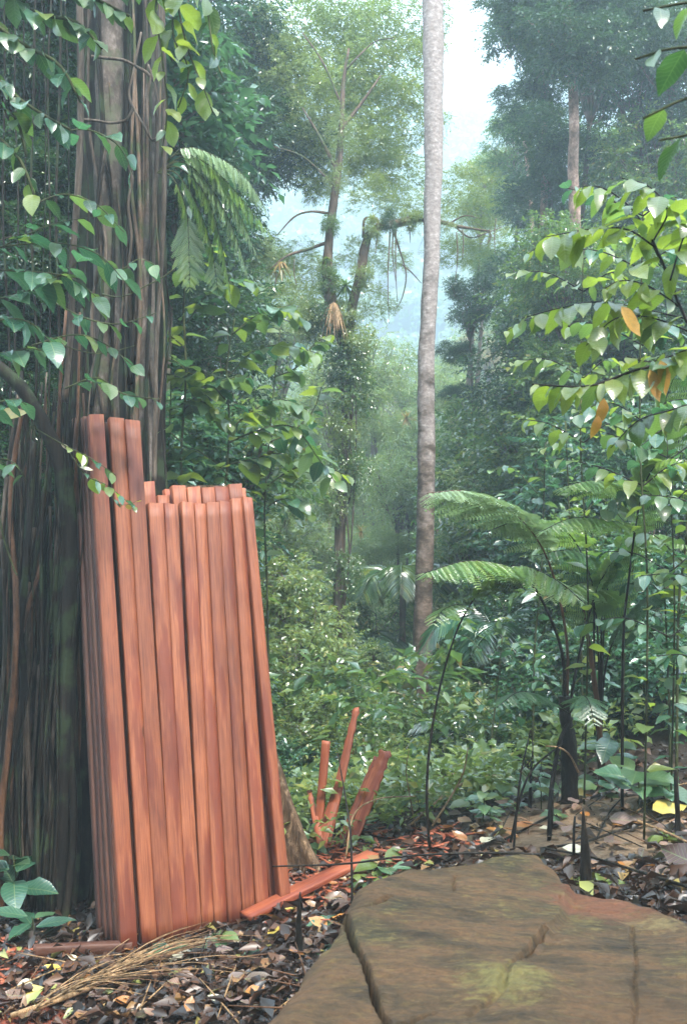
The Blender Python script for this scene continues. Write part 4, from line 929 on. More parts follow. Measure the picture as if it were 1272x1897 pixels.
V, Fq = rock(); ro = link('boulder', mesh_np('boulder', V, Fq), M['rock'], None, True); tag(ro, 'broad flat brown boulder with cracks and yellow-green lichen filling the near corner', 'rock')
RBV = BVHTree.FromPolygons([tuple(v) for v in V], [tuple(int(q) for q in f) for f in Fq])

# ------------------------------------------------------------------ single leaves
def leaf_mesh(name, mat, W=.45, droop=.25, fold=.12, wave=.02, acum=1.0, curl=0, wide=.42, n=8, seed=0):
    rng = np.random.default_rng(seed); s = np.linspace(0, 1, n); V, UV = [], []
    hw = W/2*np.sin(np.pi*s**(math.log(.5)/math.log(wide)))**(.75)*(1-.35*acum*np.clip((s-.7)/.3, 0, 1)); hw[0] = .012; hw[-1] = .002
    ang = -droop*s*1.6+curl*s**2*2; y = np.concatenate([[0], np.cumsum(np.cos((ang[1:]+ang[:-1])/2)*np.diff(s))]); z = np.concatenate([[0], np.cumsum(np.sin((ang[1:]+ang[:-1])/2)*np.diff(s))])
    for k in range(n):
        a, b = wave*rng.normal(), wave*rng.normal(); tw = curl*s[k]*.5
        V += [(-hw[k]*math.cos(tw), y[k], z[k]+fold*hw[k]*2+a*(0 < k < n-1)), (0, y[k], z[k]), (hw[k]*math.cos(tw), y[k]+.01*rng.normal()*(0 < k < n-1), z[k]+fold*hw[k]*2+b*(0 < k < n-1)+hw[k]*math.sin(tw))]
        UV += [(s[k], .5-hw[k]/W), (s[k], .5), (s[k], .5+hw[k]/W)]
    Fq = [[3*i+j, 3*i+j+1, 3*i+j+4, 3*i+j+3] for i in range(n-1) for j in (0, 1)]
    me = mesh_np(name, V, Fq); me.materials.append(mat); uv = me.uv_layers.new(name='UVMap')
    for l in me.loops: uv.data[l.index].uv = UV[l.vertex_index]
    me.polygons.foreach_set('use_smooth', np.ones(len(me.polygons), bool)); return me
LM = {}
def lm(key, mat, cnt=3, **kw): LM[key] = [leaf_mesh(key+'_leaf', M[mat], seed=k+len(LM)*7, droop=kw.get('droop', .25)*(.5+.5*k), **{a: b for a, b in kw.items() if a != 'droop'}) for k in range(cnt)]
lm('broad', 'l_mid', W=.62, wide=.45, droop=.3); lm('broad_light', 'l_light', W=.6, wide=.45, droop=.3); lm('broad_teal', 'l_teal', W=.6, droop=.3)
lm('oval', 'l_light', W=.55, wide=.5, acum=.5); lm('long', 'l_teal', W=.36, droop=.25); lm('long_mid', 'l_mid', W=.36, droop=.3); lm('point', 'l_light', W=.46, wide=.34, acum=1.6, droop=.3)
lm('dark', 'l_dark', W=.5); lm('orange', 'l_orange', W=.4, droop=.5, curl=.3); lm('pink', 'l_pink', W=.5, droop=.5, curl=.4)
lm('f_yellow', 'd_yellow', W=.45, droop=.15, curl=.3); lm('f_brown', 'd_brown', W=.5, droop=.5, curl=.5, wave=.04); lm('f_purple', 'd_purple', W=.6, droop=.4, curl=.3, wave=.03); lm('f_orange', 'd_orange', W=.5, droop=.4, curl=.5); lm('f_pale', 'd_pale', W=.5, curl=.3)
def put_leaf(parent, key, pos, d, n, L, name='leaf', label=None, W=1.0):
    d = Vector(d).normalized(); n = Vector(n); x = d.cross(n)
    if x.length < 1e-3: x = d.cross(Vector((1, .2, .1)))
    x.normalize(); z = x.cross(d)
    o = link(name, R.choice(LM[key]), None, parent)
    p = Vector(pos)-(parent.location if parent is not None else Vector((0, 0, 0)))
    o.matrix_local = Matrix(((x.x*L*W, d.x*L, z.x*L, p.x), (x.y*L*W, d.y*L, z.y*L, p.y), (x.z*L*W, d.z*L, z.z*L, p.z), (0, 0, 0, 1)))
    if label: o['label'] = label
    return o
Zv = Vector((0, 0, 1))
def leafy(parent, pts, r, keys, n, L, t0=.15, side=.9, hang=.35, fwd=.5, bark='stem', jn=.35, branch=True, pet=.15):
    if branch: tube('branch', pts, [r, r*.8, r*.45], M[bark], parent, n=22, seg=6)
    sp = smooth_path(pts, 60)
    for k in range(n):
        t = t0+(1-t0)*(k+R.random()*.5)/n; i = min(58, int(t*59)); T_ = (sp[i+1]-sp[i]).normalized(); S = T_.cross(Zv)
        if S.length < .1: S = Vector((R.uniform(-1, 1), R.uniform(-1, 1), 0))
        S.normalize(); sg = 1 if k % 2 else -1
        if abs(T_.z) > .75:
            a = k*2.4+R.uniform(-.4, .4); S = Vector((math.cos(a), math.sin(a), 0)); sg = 1
        d = T_*fwd*R.uniform(.5, 1.4)+S*sg*side-Zv*hang*R.uniform(.2, 1.6)+Vector((R.gauss(0, .2), R.gauss(0, .2), R.gauss(0, .12)))
        d.normalize(); l = L*R.uniform(.6, 1.2)*(1.1-.35*t)
        nn = Zv+Vector((R.gauss(0, jn), R.gauss(0, jn), 0))
        put_leaf(parent, R.choice(keys), sp[i]+d*l*pet*.3, d, nn, l)
def sapling(label, base, branches, name='sapling', cat='sapling', group=None, origin=None):
    b = Vector(base) if origin is None else Vector(origin); e = empty(name, b, label, cat, group)
    for a in branches: leafy(e, **a)
    return e
def gp(px, py, d):
    q = P(px, py, d); q.z = onground(q.x, q.y)-.03; return q

# broad-leaved saplings behind the timber
BL = ['broad', 'broad', 'broad_light', 'broad_teal']
def bl(d, pts, n, L=.185, r=.006, keys=BL, **kw): return dict(pts=Q(d, *pts), r=r, keys=keys, n=int(n*1.5), L=L, **kw)
def stemmed(base, d, pts, **kw): return dict(pts=[base]+Q(d, *pts), keys=BL, **kw)
b0 = gp(350, 1600, 6.35)
sapling('broad-leaved sapling with pale-lit leaves rising right behind the notch of the timber stack', b0, [
    stemmed(b0, 6.3, [(345, 1000), (335, 860), (345, 700), (340, 560), (350, 480)], n=34, L=.19, r=.013, t0=.42),
    bl(6.3, [(340, 760), (380, 720), (430, 700), (470, 700)], 12), bl(6.2, [(338, 640), (300, 610), (270, 590), (240, 590)], 10), bl(6.4, [(345, 600), (390, 540), (440, 520), (480, 530)], 12),
    bl(6.1, [(338, 820), (290, 780), (240, 745), (200, 740)], 9, .2), bl(6.2, [(336, 700), (300, 690), (260, 680), (225, 655)], 8), bl(6.3, [(350, 520), (360, 480), (375, 460), (395, 455)], 7)])
b1 = gp(425, 1600, 6.6)
sapling('broad-leaved sapling with many yellow-green leaves above the short boards', b1, [
    stemmed(b1, 6.5, [(410, 1000), (420, 880), (425, 780), (420, 680), (435, 590)], n=30, L=.18, r=.012, t0=.42),
    bl(6.4, [(422, 800), (470, 760), (520, 740), (570, 760)], 14), bl(6.5, [(420, 700), (470, 650), (530, 640), (590, 655)], 13), bl(6.5, [(424, 860), (470, 850), (510, 840), (550, 850)], 11, .2),
    bl(6.4, [(430, 620), (480, 580), (520, 570), (560, 590)], 11), bl(6.3, [(418, 740), (380, 700), (350, 690), (320, 660)], 9), bl(6.4, [(424, 880), (390, 850), (350, 830), (310, 850)], 9), bl(6.4, [(425, 820), (470, 800), (540, 790), (590, 850), (625, 900)], 13)])
b2 = gp(500, 1550, 7.2)
sapling('smaller broad-leaved sapling standing off the corner of the timber, leaves reaching the mossy trunk', b2, [
    stemmed(b2, 7.1, [(495, 1100), (490, 950), (500, 800), (510, 690), (520, 600)], n=26, L=.18, r=.01, t0=.45),
    bl(7.0, [(495, 900), (540, 870), (590, 860), (650, 885)], 11), bl(7.0, [(497, 820), (540, 800), (580, 760), (600, 700)], 11), bl(7.1, [(505, 700), (550, 680), (580, 640), (610, 620)], 9), bl(7, [(494, 940), (520, 925), (550, 930), (580, 960)], 7)])
b3 = gp(300, 1560, 6.4)
sapling('thin many-stemmed sapling between the fig trunk and the broad-leaved ones', b3, [
    stemmed(b3, 6.3, [(305, 1000), (312, 850), (318, 700), (320, 620)], n=26, L=.16, r=.008, t0=.45), bl(6.3, [(312, 880), (300, 830), (285, 800), (280, 770)], 8), bl(6.3, [(315, 760), (360, 740), (400, 760), (430, 790)], 11)])
# left edge sprigs
TL = ['long', 'long', 'long_mid', 'broad_teal']
def tl(d, pts, n, L=.14, r=.004, keys=TL, **kw): return dict(pts=Q(d, *pts), r=r, keys=keys, n=int(n*1.4), L=L*1.25, hang=kw.pop('hang', .3), **kw)
b4 = gp(-40, 1850, 4.4)
sapling('sapling at the edge with long pale teal leaves fanned before the hanging lianas', b4, [
    dict(pts=[b4]+Q(4.3, (-50, 1200), (-30, 800), (-20, 600), (-10, 480)), r=.01, keys=TL, n=10, L=.15, t0=.6),
    tl(4.2, [(-30, 560), (50, 540), (110, 510), (150, 480)], 9, .16), tl(4.2, [(-30, 500), (80, 505), (140, 520), (190, 560)], 9, .15), tl(4.15, [(-20, 600), (20, 590), (60, 600), (100, 640)], 6, .14),
    tl(4.2, [(-30, 660), (30, 650), (60, 645), (95, 660)], 7, .13), tl(4.2, [(-40, 480), (60, 430), (120, 410), (190, 400)], 6, .13), tl(4.1, [(-40, 760), (0, 745), (30, 740), (50, 750)], 4, .12),
    tl(4.3, [(-40, 860), (0, 850), (30, 860), (50, 890)], 4, .11), tl(4.3, [(-30, 460), (100, 450), (180, 470), (230, 520), (245, 545)], 7, .14)])
for pts, n in (([(60, 640), (140, 620), (200, 640), (260, 690)], 8), ([(100, 560), (160, 590), (220, 600), (290, 580)], 8), ([(120, 720), (180, 700), (230, 730), (300, 740)], 8), ([(180, 470), (220, 500), (260, 480), (300, 500)], 6), ([(60, 380), (120, 360), (180, 380), (230, 430)], 7), ([(100, 250), (160, 240), (220, 270), (250, 330)], 7)):
    sapling('leafy green twig across the fig trunk, '+{640: 'just above the board tops', 560: 'second above the boards', 720: 'touching the long board tops', 470: 'at the middle of the trunk', 380: 'over the middle of the trunk', 250: 'high on the trunk by the noose'}[pts[0][1]], P(pts[0][0], pts[0][1], 4.9), [dict(pts=Q(4.9, *pts), r=.005, keys=['dark', 'broad', 'broad_teal', 'long'], n=n, L=.15, t0=.1, hang=.4)], name='branch_spray', cat='branch')
sp = sapling('fine branchlet with small pale and yellow leaves hanging in front of the long boards', Q(4.3, (120, 830))[0], [
    dict(pts=Q(4.3, (60, 790), (120, 825), (170, 850), (215, 880)), r=.003, keys=['long', 'broad_light', 'f_pale'], n=8, L=.085, t0=.35, bark='stem', hang=.4),
    dict(pts=Q(4.3, (120, 825), (160, 880), (200, 900), (255, 945)), r=.0025, keys=['long', 'broad_light', 'f_pale'], n=10, L=.075, t0=.25, hang=.4),
    dict(pts=Q(4.3, (200, 900), (215, 930), (235, 935), (262, 925)), r=.002, keys=['f_yellow', 'long'], n=5, L=.06, t0=.3, hang=.3)], name='branchlet', cat='branchlet')
put_leaf(bpy.data.objects['sapling.004'], 'f_yellow', P(-5, 770, 4.3), (1, 0, .1), (0, -1, .5), .14, label='large yellowed leaf with brown spots')
# canopy leaves at top left
b5 = P(-150, -150, 4.0)
TD = ['dark', 'broad', 'dark', 'broad_teal']
sapling('overhanging branch of dark green leaves filling the top corner beside the fig', b5, [
    dict(pts=[b5]+Q(3.9, *p), r=.012, keys=TD, n=int(n*1.5), L=.14, t0=.25, hang=.6) for p, n in (([(-20, -60), (60, 20), (140, 40), (190, 90)], 22), ([(-30, 20), (40, 80), (110, 120), (150, 190)], 22), ([(-60, 60), (0, 150), (60, 200), (130, 240)], 20),
        ([(-60, -80), (80, -40), (180, 0), (240, 30)], 22), ([(-60, 120), (-10, 240), (40, 300), (70, 380)], 16), ([(-60, -100), (100, -90), (220, -50), (320, -20)], 20), ([(-80, 100), (-20, 180), (30, 220), (50, 290)], 12))], name='branch_spray', cat='branch')
b6 = P(420, -260, 3.9)
sapling('thin branch of translucent yellow-green oval leaves hanging beside the dark crown against the sky', b6, [
    dict(pts=[b6]+Q(3.9, *p), r=.006, keys=['oval', 'oval', 'broad_light', 'dark'], n=n, L=.135, t0=.45, hang=.8, fwd=.3) for p, n in (([(360, -120), (330, -20), (345, 80), (380, 170), (395, 210)], 14), ([(330, -100), (290, 0), (300, 100), (310, 200), (300, 290)], 14), ([(380, -80), (390, 60), (400, 110), (415, 150)], 9), ([(340, -60), (320, 60), (350, 130), (330, 200)], 10))], name='branch_spray', cat='branch')
# right hand yellow-green branch
YL = ['point', 'point', 'broad_light', 'long_mid']
b7 = P(1430, 1500, 2.75); b7.z = onground(b7.x, b7.y)
def yr(d, pts, n, L=.105, **kw): return dict(pts=Q(d, *pts), r=kw.pop('r', .003), keys=kw.pop('keys', YL), n=int(n*1.4), L=L, hang=kw.pop('hang', .75), fwd=.5, bark='stem_dark', **kw)
sy = sapling('yellow-green sapling with a forked dark stem leaning in from the edge, some leaves orange', b7, [
    dict(pts=[b7]+Q(2.8, (1360, 1000), (1300, 680), (1255, 560), (1228, 490), (1205, 440)), r=.009, keys=YL, n=10, L=.12, t0=.7, bark='stem_dark', hang=.6),
    yr(2.8, [(1215, 460), (1160, 425), (1090, 425), (1005, 440)], 13), yr(2.85, [(1225, 490), (1180, 400), (1120, 350), (1070, 345)], 13), yr(2.75, [(1210, 445), (1235, 390), (1200, 345), (1150, 330)], 10),
    yr(2.8, [(1300, 660), (1180, 685), (1090, 715), (985, 712)], 17, r=.005), yr(2.85, [(1290, 620), (1210, 590), (1140, 590), (1085, 640)], 12), yr(2.9, [(1270, 590), (1120, 560), (1040, 570), (965, 590)], 14),
    yr(2.8, [(1260, 570), (1200, 530), (1150, 520), (1110, 540)], 8), yr(2.75, [(1240, 520), (1265, 440), (1290, 400), (1320, 380)], 8), yr(2.8, [(1290, 640), (1240, 660), (1200, 670), (1160, 660)], 8), yr(2.9, [(1310, 740), (1240, 760), (1180, 780), (1130, 830)], 10, keys=['long_mid', 'point', 'broad'])])
for px, py, dx, dz, L in ((1222, 668, .25, -1, .1), (1202, 685, .3, -1, .095), (1118, 738, -.1, -1, .085), (1108, 770, -.2, -1, .07), (1150, 568, .5, -.8, .1)):
    put_leaf(sy, 'orange', P(px, py, 2.75), (dx, 0, dz), (.2, -1, .1), L, label='dead orange leaf hanging from the branch')
b8 = P(1500, -300, 1.9)
sapling('out-of-focus branch of large green leaves reaching in at the top corner', b8, [
    dict(pts=[b8]+Q(1.9, *p), r=.005, keys=['broad', 'broad_light', 'dark'], n=n, L=.115, t0=.4, hang=.9, fwd=.3) for p, n in (([(1400, -100), (1310, -10), (1240, 10), (1190, 20)], 5), ([(1400, 0), (1300, 80), (1240, 90), (1175, 110)], 7), ([(1400, 60), (1310, 160), (1250, 190), (1190, 220)], 6), ([(1400, 100), (1320, 230), (1270, 250), (1220, 260)], 6))], name='branch_spray', cat='branch')
# leafy shrubs of single leaves on the right rise
for k, (px, py, d, h, n, L, keys, l) in enumerate((
    (1050, 1390, 6.6, 1250, 12, .13, ['broad_teal', 'long'], 'teal-leaved seedling left of the black fern stump'), (1240, 1380, 5.6, 1080, 20, .16, ['broad_teal', 'dark'], 'dark broad-leaved sapling at the edge over the large fallen leaf'),
    (1150, 1380, 6.4, 900, 30, .14, ['broad_teal', 'broad', 'long'], 'sapling with mixed green leaves standing behind the tall black stem'), (1250, 1380, 5.4, 760, 30, .14, ['broad_light', 'broad', 'dark'], 'tall leafy sapling at the edge under the orange leaves'),
    (1080, 1400, 7, 780, 30, .13, ['broad_light', 'long_mid', 'broad_teal'], 'sapling with light green leaves under the fern canopy'), (985, 1450, 7.2, 820, 34, .12, ['broad_teal', 'broad', 'long_mid'], 'slim sapling rising behind the white-lit frond'), (900, 1500, 7.4, 1180, 16, .12, ['broad_teal', 'long'], 'small teal-leaved sapling between the two black fern stalks'))):
    b = gp(px, py, d); lean = R.uniform(-30, 30)
    top = Q(d, (px+lean*.3, (py+h)/2+60), (px+lean, (py+h)/2-60), (px+lean*1.5, h))
    sapling(l, b, [dict(pts=[b]+top, r=.009, keys=keys, n=n, L=L, t0=.25)]+[dict(pts=Q(d, (px+lean*.6, y0), (px+sx*.5, y0-50), (px+sx, y0-40)), r=.004, keys=keys, n=7, L=L, t0=.2) for y0, sx in [(h+(py-h)*f, s) for f, s in ((.15, -80), (.3, 80), (.45, -90), (.6, 70))]])
for k, (px, d, hs, l) in enumerate(((1330, 4.0, (1250, 1100, 960, 820, 700), 'tall dark-stemmed sapling at the very edge with green leaves down its whole height'), (1190, 4.6, (900, 780, 640, 500, 400), 'tall sapling whose leaves fill the space behind the orange leaves'), (1080, 5.2, (820, 700, 620, 540, 480), 'tall sapling with small bright leaves left of the orange leaves'), (1240, 5.0, (1180, 1060, 940, 850), 'leafy sapling behind the yellow rib leaf with spreading teal leaves'))):
    b = gp(px, 1400, d+.3); ks = (['broad', 'broad_teal', 'dark'], ['broad', 'point', 'broad_teal'], ['point', 'broad_light', 'long_mid'], ['broad_teal', 'broad', 'long'])[k]
    sapling(l, b, [dict(pts=[b]+Q(d, (px+8, 1100), (px-6, 800), (px, hs[-1]-60)), r=.006, keys=ks, n=26, L=.12, t0=.12, bark='stem')]+[dict(pts=Q(d, (px, y0), (px+sx*.5, y0-35), (px+sx, y0+R.uniform(-60, 20))), r=.004, keys=ks, n=11, L=.12, t0=.1, hang=.5, bark='stem_dark') for y0 in hs for sx in (R.uniform(-170, -110), R.uniform(80, 130))])
# low plants with few leaves
def rosette(label, base, hpx, n, L, keys, name='seedling', cat='seedling', spread=.4, hang=.25, group=None, r=.004):
    e = empty(name, base, label, cat, group); top = base+Vector((R.uniform(-.02, .02), 0, hpx))
    tube('stem', [base-Vector((0, 0, .03)), (base+top)/2+Vector((.01, 0, 0)), top], [r, r*.7], M['stem'], e, n=8, seg=6)
    for k in range(n):
        a = k*2.4+R.uniform(-.3, .3); zt = .45+.55*(k+1)/n; q = base.lerp(top, zt)
        d = Vector((math.cos(a), math.sin(a), R.uniform(-hang, .45)))
        put_leaf(e, R.choice(keys), q+d*L*.1, d, Zv+Vector((0, -.35, 0)), L*R.uniform(.7, 1.15))
    return e
BT = ['broad_teal', 'broad_teal', 'broad']
for a in (('plant with large glossy leaves standing on the rise above the trodden patch', gp(1178, 1395, 5.2), .26, 8, .24, BT, .5), ('leafy plant with dark ribbed leaves at the edge of the rise', gp(1225, 1400, 5.3), .14, 6, .19, BT, .5), ('low plant with flat teal leaves beside the purple dry leaf', gp(1105, 1425, 5.7), .08, 6, .15, BT, .4),
          ('large-leaved plant beside the burnt fern trunk', gp(1130, 1370, 5.9), .3, 8, .2, BT, .4), ('low fern-green plant just under the black fern stump', gp(1060, 1440, 6), .1, 6, .12, BT, .4), ('bright green upright seedling beside the tall black stake', gp(1108, 1632, 4.1), .05, 4, .12, ['broad_light'], .2),
          ('pale seedling with splayed leaves at the foot of the second long board', gp(315, 1765, 4.5), .06, 7, .12, ['broad_teal', 'f_pale', 'broad'], .2), ('pale green seedling at the foot of the short boards', gp(345, 1752, 4.55), .05, 6, .1, BT, .2), ('seedling with two pale leaves in the middle of the board feet', gp(415, 1738, 4.6), .07, 7, .11, ['broad_teal', 'broad', 'f_pale'], .2),
          ('small dull seedling near the last boards', gp(470, 1745, 4.4), .03, 5, .08, BT, .2), ('seedling with small round leaves by the short black stake', gp(600, 1695, 4.6), .03, 7, .07, BT, .2), ('tiny seedling between the stake and the boulder', gp(590, 1735, 4.2), .03, 6, .07, BT, .2),
          ('plant with a wide pale leaf before the split planks', gp(712, 1575, 5.2), .05, 5, .2, ['broad_teal', 'broad_light'], .2), ('narrow-leaved green plant beside the wide pale leaf', gp(685, 1600, 5.0), .05, 7, .17, ['long_mid', 'point'], .2), ('small weed under the fern stalk foot', gp(770, 1590, 5.0), .04, 6, .1, ['long_mid', 'broad_teal'], .2),
          ('low weed left of the split planks', gp(575, 1560, 6.0), .1, 8, .18, ['long_mid', 'long'], .2), ('dim leafy seedling in the shade of the root curtain', gp(30, 1640, 5.0), .35, 8, .2, ['broad_teal', 'dark'], .2), ('long-leaved dim seedling at the root curtain foot', gp(60, 1700, 4.8), .12, 5, .2, ['long'], .2), ('green sprout right of the stake at the edge', gp(1235, 1470, 4.8), .08, 6, .1, ['point', 'broad_light'], .2)):
    rosette(a[0], a[1], a[2], a[3], a[4], a[5])
for k in range(46):
    px = R.uniform(560, 1040); py = R.uniform(1440, 1540)+abs(px-800)*.02; h, _ = ray_ground(px, py)
    if h is None or h.y > 9: continue
    rosette('small leafy seedling in the low green fringe behind the boulder', h, R.uniform(.03, .2), R.choice((6, 8, 9)), R.uniform(.06, .13), R.choice((['broad_teal', 'broad'], ['long_mid', 'long'], ['broad_light', 'broad'])), group='seedlings in the low green fringe')

# ------------------------------------------------------------------ ferns
def pinna_mesh(name, mat, n=15, wl=.13, lw=.3, droop=.15, seed=0):
    """a pinna along +Y of length 1 with paired toothed leaflets"""
    rng = np.random.default_rng(seed); V, Fa = [], []
    V += [(-.006, 0, 0), (.006, 0, 0), (.001, 1, -droop), (-.001, 1, -droop)]; Fa.append([0, 1, 2, 3])
    for k in range(n):
        t = .03+.95*k/n; l = wl*math.sin(math.pi*(.12+.86*t)**.8)**.7+.012; w = 1/n*lw; z = -droop*t*t
        for s in (-1, 1):
            b = len(V); tip = (s*l, t+l*.35+rng.uniform(-.01, .01), z-.25*l+rng.uniform(-.02, .02))
            V += [(0, t-w, z), (s*l*.6, t-w+l*.15, z+.01), tip, (s*l*.55, t+w+l*.2, z+.01), (0, t+w, z)]
            Fa += [[b, b+1, b+2, b+3], [b, b+3, b+4, b+4]]
    tri = []
    for f in Fa:
        tri.append([f[0], f[1], f[2]])
        if f[3] != f[2]: tri.append([f[0], f[2], f[3]])
    me = mesh_np(name, V, tri); me.materials.append(mat); return me
M['fern'] = leaf_mat('fern_green', [(0, (.07, .17, .05)), (.5, (.12, .23, .06)), (1, (.2, .28, .07))], (.3, .48, .06), .42, .28, True, False, .9)
M['fern_teal'] = leaf_mat('fern_bluish', [(0, (.03, .1, .05)), (1, (.07, .16, .07))], (.15, .35, .1), .35, .3, True, False, .8)
M['fern_pale'] = leaf_mat('fern_lit_pale', [(0, (.2, .3, .16)), (1, (.3, .4, .22))], (.35, .5, .15), .3, .2, True, False, 1.0)  # pale albedo carries the white light on the arching frond
PM = {k: [pinna_mesh(k+'_pinna', M[m_], seed=s, droop=.1+.1*s) for s in range(2)] for k, m_ in (('green', 'fern'), ('teal', 'fern_teal'), ('pale', 'fern_pale'))}
def frond(parent, pts, r, n, plen, t0=.45, kind='green', hang=.25, mat='stem_dark', fwd=.45, name='frond', nrm=None):
    """rachis as the part, each pinna a sub-part of it"""
    ra = tube(name, pts, [r, r*.8, r*.5, r*.25], M[mat], parent, n=44, seg=6)
    sp_ = smooth_path(pts, 90)
    for k in range(n):
        s = (k+.5)/n; t = t0+(1-t0)*s; i = min(88, int(t*89)); T_ = (sp_[i+1]-sp_[i]).normalized()
        S = T_.cross(Zv); S = S.normalized() if S.length > .15 else Vector((1, 0, 0))
        l = plen*(math.sin(math.pi*(.18+.8*s))**.8+.05)
        up = S.cross(T_); up = up if up.z > 0 else -up
        for sg in (-1, 1):
            d = (S*sg+T_*fwd-Zv*hang*R.uniform(.5, 1.4)+Vector((R.gauss(0, .05), R.gauss(0, .05), R.gauss(0, .05)))).normalized()
            x = d.cross(up).normalized(); z = x.cross(d); q = sp_[i]-parent.location
            o = link('pinna', PM[kind][(k+sg) % 2], None, ra)
            o.matrix_local = Matrix(((x.x*l, d.x*l, z.x*l, q.x), (x.y*l, d.y*l, z.y*l, q.y), (x.z*l, d.z*l, z.z*l, q.z), (0, 0, 0, 1)))
    return ra
def S3(*c): return [P(*q) for q in c]
fa = gp(1052, 1430, 5.6)
tf = empty('tree_fern', fa, 'tree fern on a burnt black stump, two arching fronds, one coloured as white-lit', 'fern')
tube('stump', [fa-Vector((0, 0, .05))]+S3((1052, 1380, 5.6), (1048, 1330, 5.6), (1046, 1290, 5.6)), [.055, .047, .04, .028], M['stem_dark'], tf, n=30, seg=12, rough=.5)
frond(tf, S3((1046, 1300, 5.6), (1040, 1210, 5.6), (1012, 1130, 5.5), (975, 1072, 5.4), (925, 1046, 5.25), (860, 1040, 5.1), (785, 1062, 4.95)), .011, 22, .3, .52)
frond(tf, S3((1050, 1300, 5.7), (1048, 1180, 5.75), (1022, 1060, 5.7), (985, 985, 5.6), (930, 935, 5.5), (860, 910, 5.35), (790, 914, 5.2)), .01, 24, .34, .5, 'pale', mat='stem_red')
frond(tf, S3((1054, 1310, 5.6), (1075, 1200, 5.7), (1110, 1080, 5.7), (1160, 1010, 5.6), (1220, 990, 5.5), (1280, 1010, 5.4)), .009, 20, .28, .5)
frond(tf, S3((1050, 1320, 5.5), (1000, 1290, 5.35), (960, 1282, 5.2), (920, 1310, 5.1)), .006, 16, .16, .2, 'teal')
frond(tf, S3((1055, 1320, 5.5), (1075, 1290, 5.3), (1090, 1300, 5.2), (1100, 1345, 5.1)), .006, 14, .13, .2, 'teal')
fb_ = gp(796, 1566, 5.25)
tf2 = empty('fern', fb_, 'fern with one tall thin black stalk rising beside the boulder, bending over on top', 'fern')
frond(tf2, [fb_]+S3((790, 1470, 5.25), (797, 1370, 5.25), (815, 1270, 5.25), (845, 1170, 5.25), (880, 1105, 5.2), (912, 1068, 5.15), (965, 1048, 5.1), (1030, 1075, 5.0), (1085, 1120, 4.9)), .009, 22, .25, .66)
frond(tf2, S3((868, 1128, 5.2), (850, 1120, 5.1), (820, 1130, 5.0), (800, 1160, 4.9)), .003, 10, .12, .1)
fc = gp(1150, 1400, 5.3)
tf3 = empty('fern', fc, 'fern with a long straight black stem slanting up to the orange leaves', 'fern')
frond(tf3, [fc]+S3((1153, 1200, 5.2), (1163, 1080, 5.15), (1180, 950, 5.1), (1205, 830, 5.05), (1232, 740, 5.0), (1265, 650, 4.9)), .0095, 22, .3, .62)
frond(tf3, S3((1182, 940, 5.1), (1150, 905, 5.0), (1100, 890, 4.9), (1030, 905, 4.8)), .005, 18, .2, .1)
frond(tf3, S3((1190, 900, 5.1), (1215, 860, 5.0), (1255, 850, 4.9), (1300, 870, 4.8)), .005, 16, .2, .1)
frond(tf3, S3((1175, 985, 5.1), (1130, 965, 5.0), (1060, 960, 4.9), (1000, 985, 4.8)), .005, 18, .2, .1)
fd = gp(1110, 1400, 5.9)
tf4 = empty('fern', fd, 'fern clump with leaning burnt stalks and level fronds, right of the black stump', 'fern')
for p, k in ((((1100, 1230, 5.9), (1095, 1080, 5.9), (1050, 985, 5.8), (980, 960, 5.7), (900, 985, 5.6)), 'green'), (((1112, 1220, 5.9), (1110, 1060, 5.9), (1060, 1020, 5.8), (985, 1030, 5.7)), 'teal'), (((1115, 1220, 5.9), (1130, 1060, 5.9), (1180, 960, 5.8), (1240, 940, 5.7)), 'green'), (((1108, 1220, 5.9), (1100, 1120, 5.9), (1080, 1080, 5.8), (1010, 1110, 5.6)), 'green'), (((1120, 1240, 5.9), (1170, 1130, 5.8), (1240, 1090, 5.7), (1290, 1110, 5.6)), 'teal')):
    frond(tf4, [fd]+S3(*p), .009, 18, .26, .55, k)
# drooping fronds at left, growing in the fig
ff = P(292, 320, 5.65)
tfl = empty('fern', ff, 'epiphytic fern on the fig with long feathery fronds drooping to one side', 'fern')
for p in (((330, 285), (385, 305), (445, 365), (512, 448)), ((335, 300), (385, 340), (430, 420), (462, 520)), ((325, 320), (360, 370), (390, 450), (405, 545)), ((340, 275), (400, 290), (455, 330), (500, 400)), ((320, 330), (345, 390), (350, 460), (352, 540)), ((330, 310), (380, 360), (410, 450), (430, 560)), ((345, 290), (400, 325), (440, 390), (480, 480))):
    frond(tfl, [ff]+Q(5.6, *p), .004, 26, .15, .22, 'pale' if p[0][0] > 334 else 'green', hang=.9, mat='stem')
# palms in the middle distance: one joined mesh of leaflets per frond
def palm_frond(parent, pts, r, n, ll, mat, hang=.6, wd=.1, name='frond'):
    V, Fq = tube_arrays(pts, [r, r*.7, r*.2], 24, 4); ps = []; sp_ = smooth_path(pts, 80); tri = [np.concatenate([Fq[:, :3], Fq[:, [0, 2, 3]]])]; ps.append((V, tri[0]))
    for k in range(n):
        s = (k+.5)/n; i = min(78, int((.15+.85*s)*79)); T_ = (sp_[i+1]-sp_[i]).normalized(); S = T_.cross(Zv)
        S = S.normalized() if S.length > .1 else Vector((1, 0, 0)); l = ll*(math.sin(math.pi*(.2+.75*s))**.7)
        for sg in (-1, 1):
            d = (S*sg+T_*.7-Zv*hang*.5*R.uniform(.6, 1.3)).normalized(); a = sp_[i]; m_ = a+d*l*.5; e_ = a+d*l-Zv*l*hang*.4; w = T_*l*wd*.5
            b = np.array([tuple(a), tuple(m_-w), tuple(e_), tuple(m_+w)]); ps.append((b, np.array([[0, 1, 2], [0, 2, 3]])))
    V, Fa = merge(ps); V = V-np.array(tuple(parent.location)); return link(name, mesh_np(name, V, Fa), mat, parent)
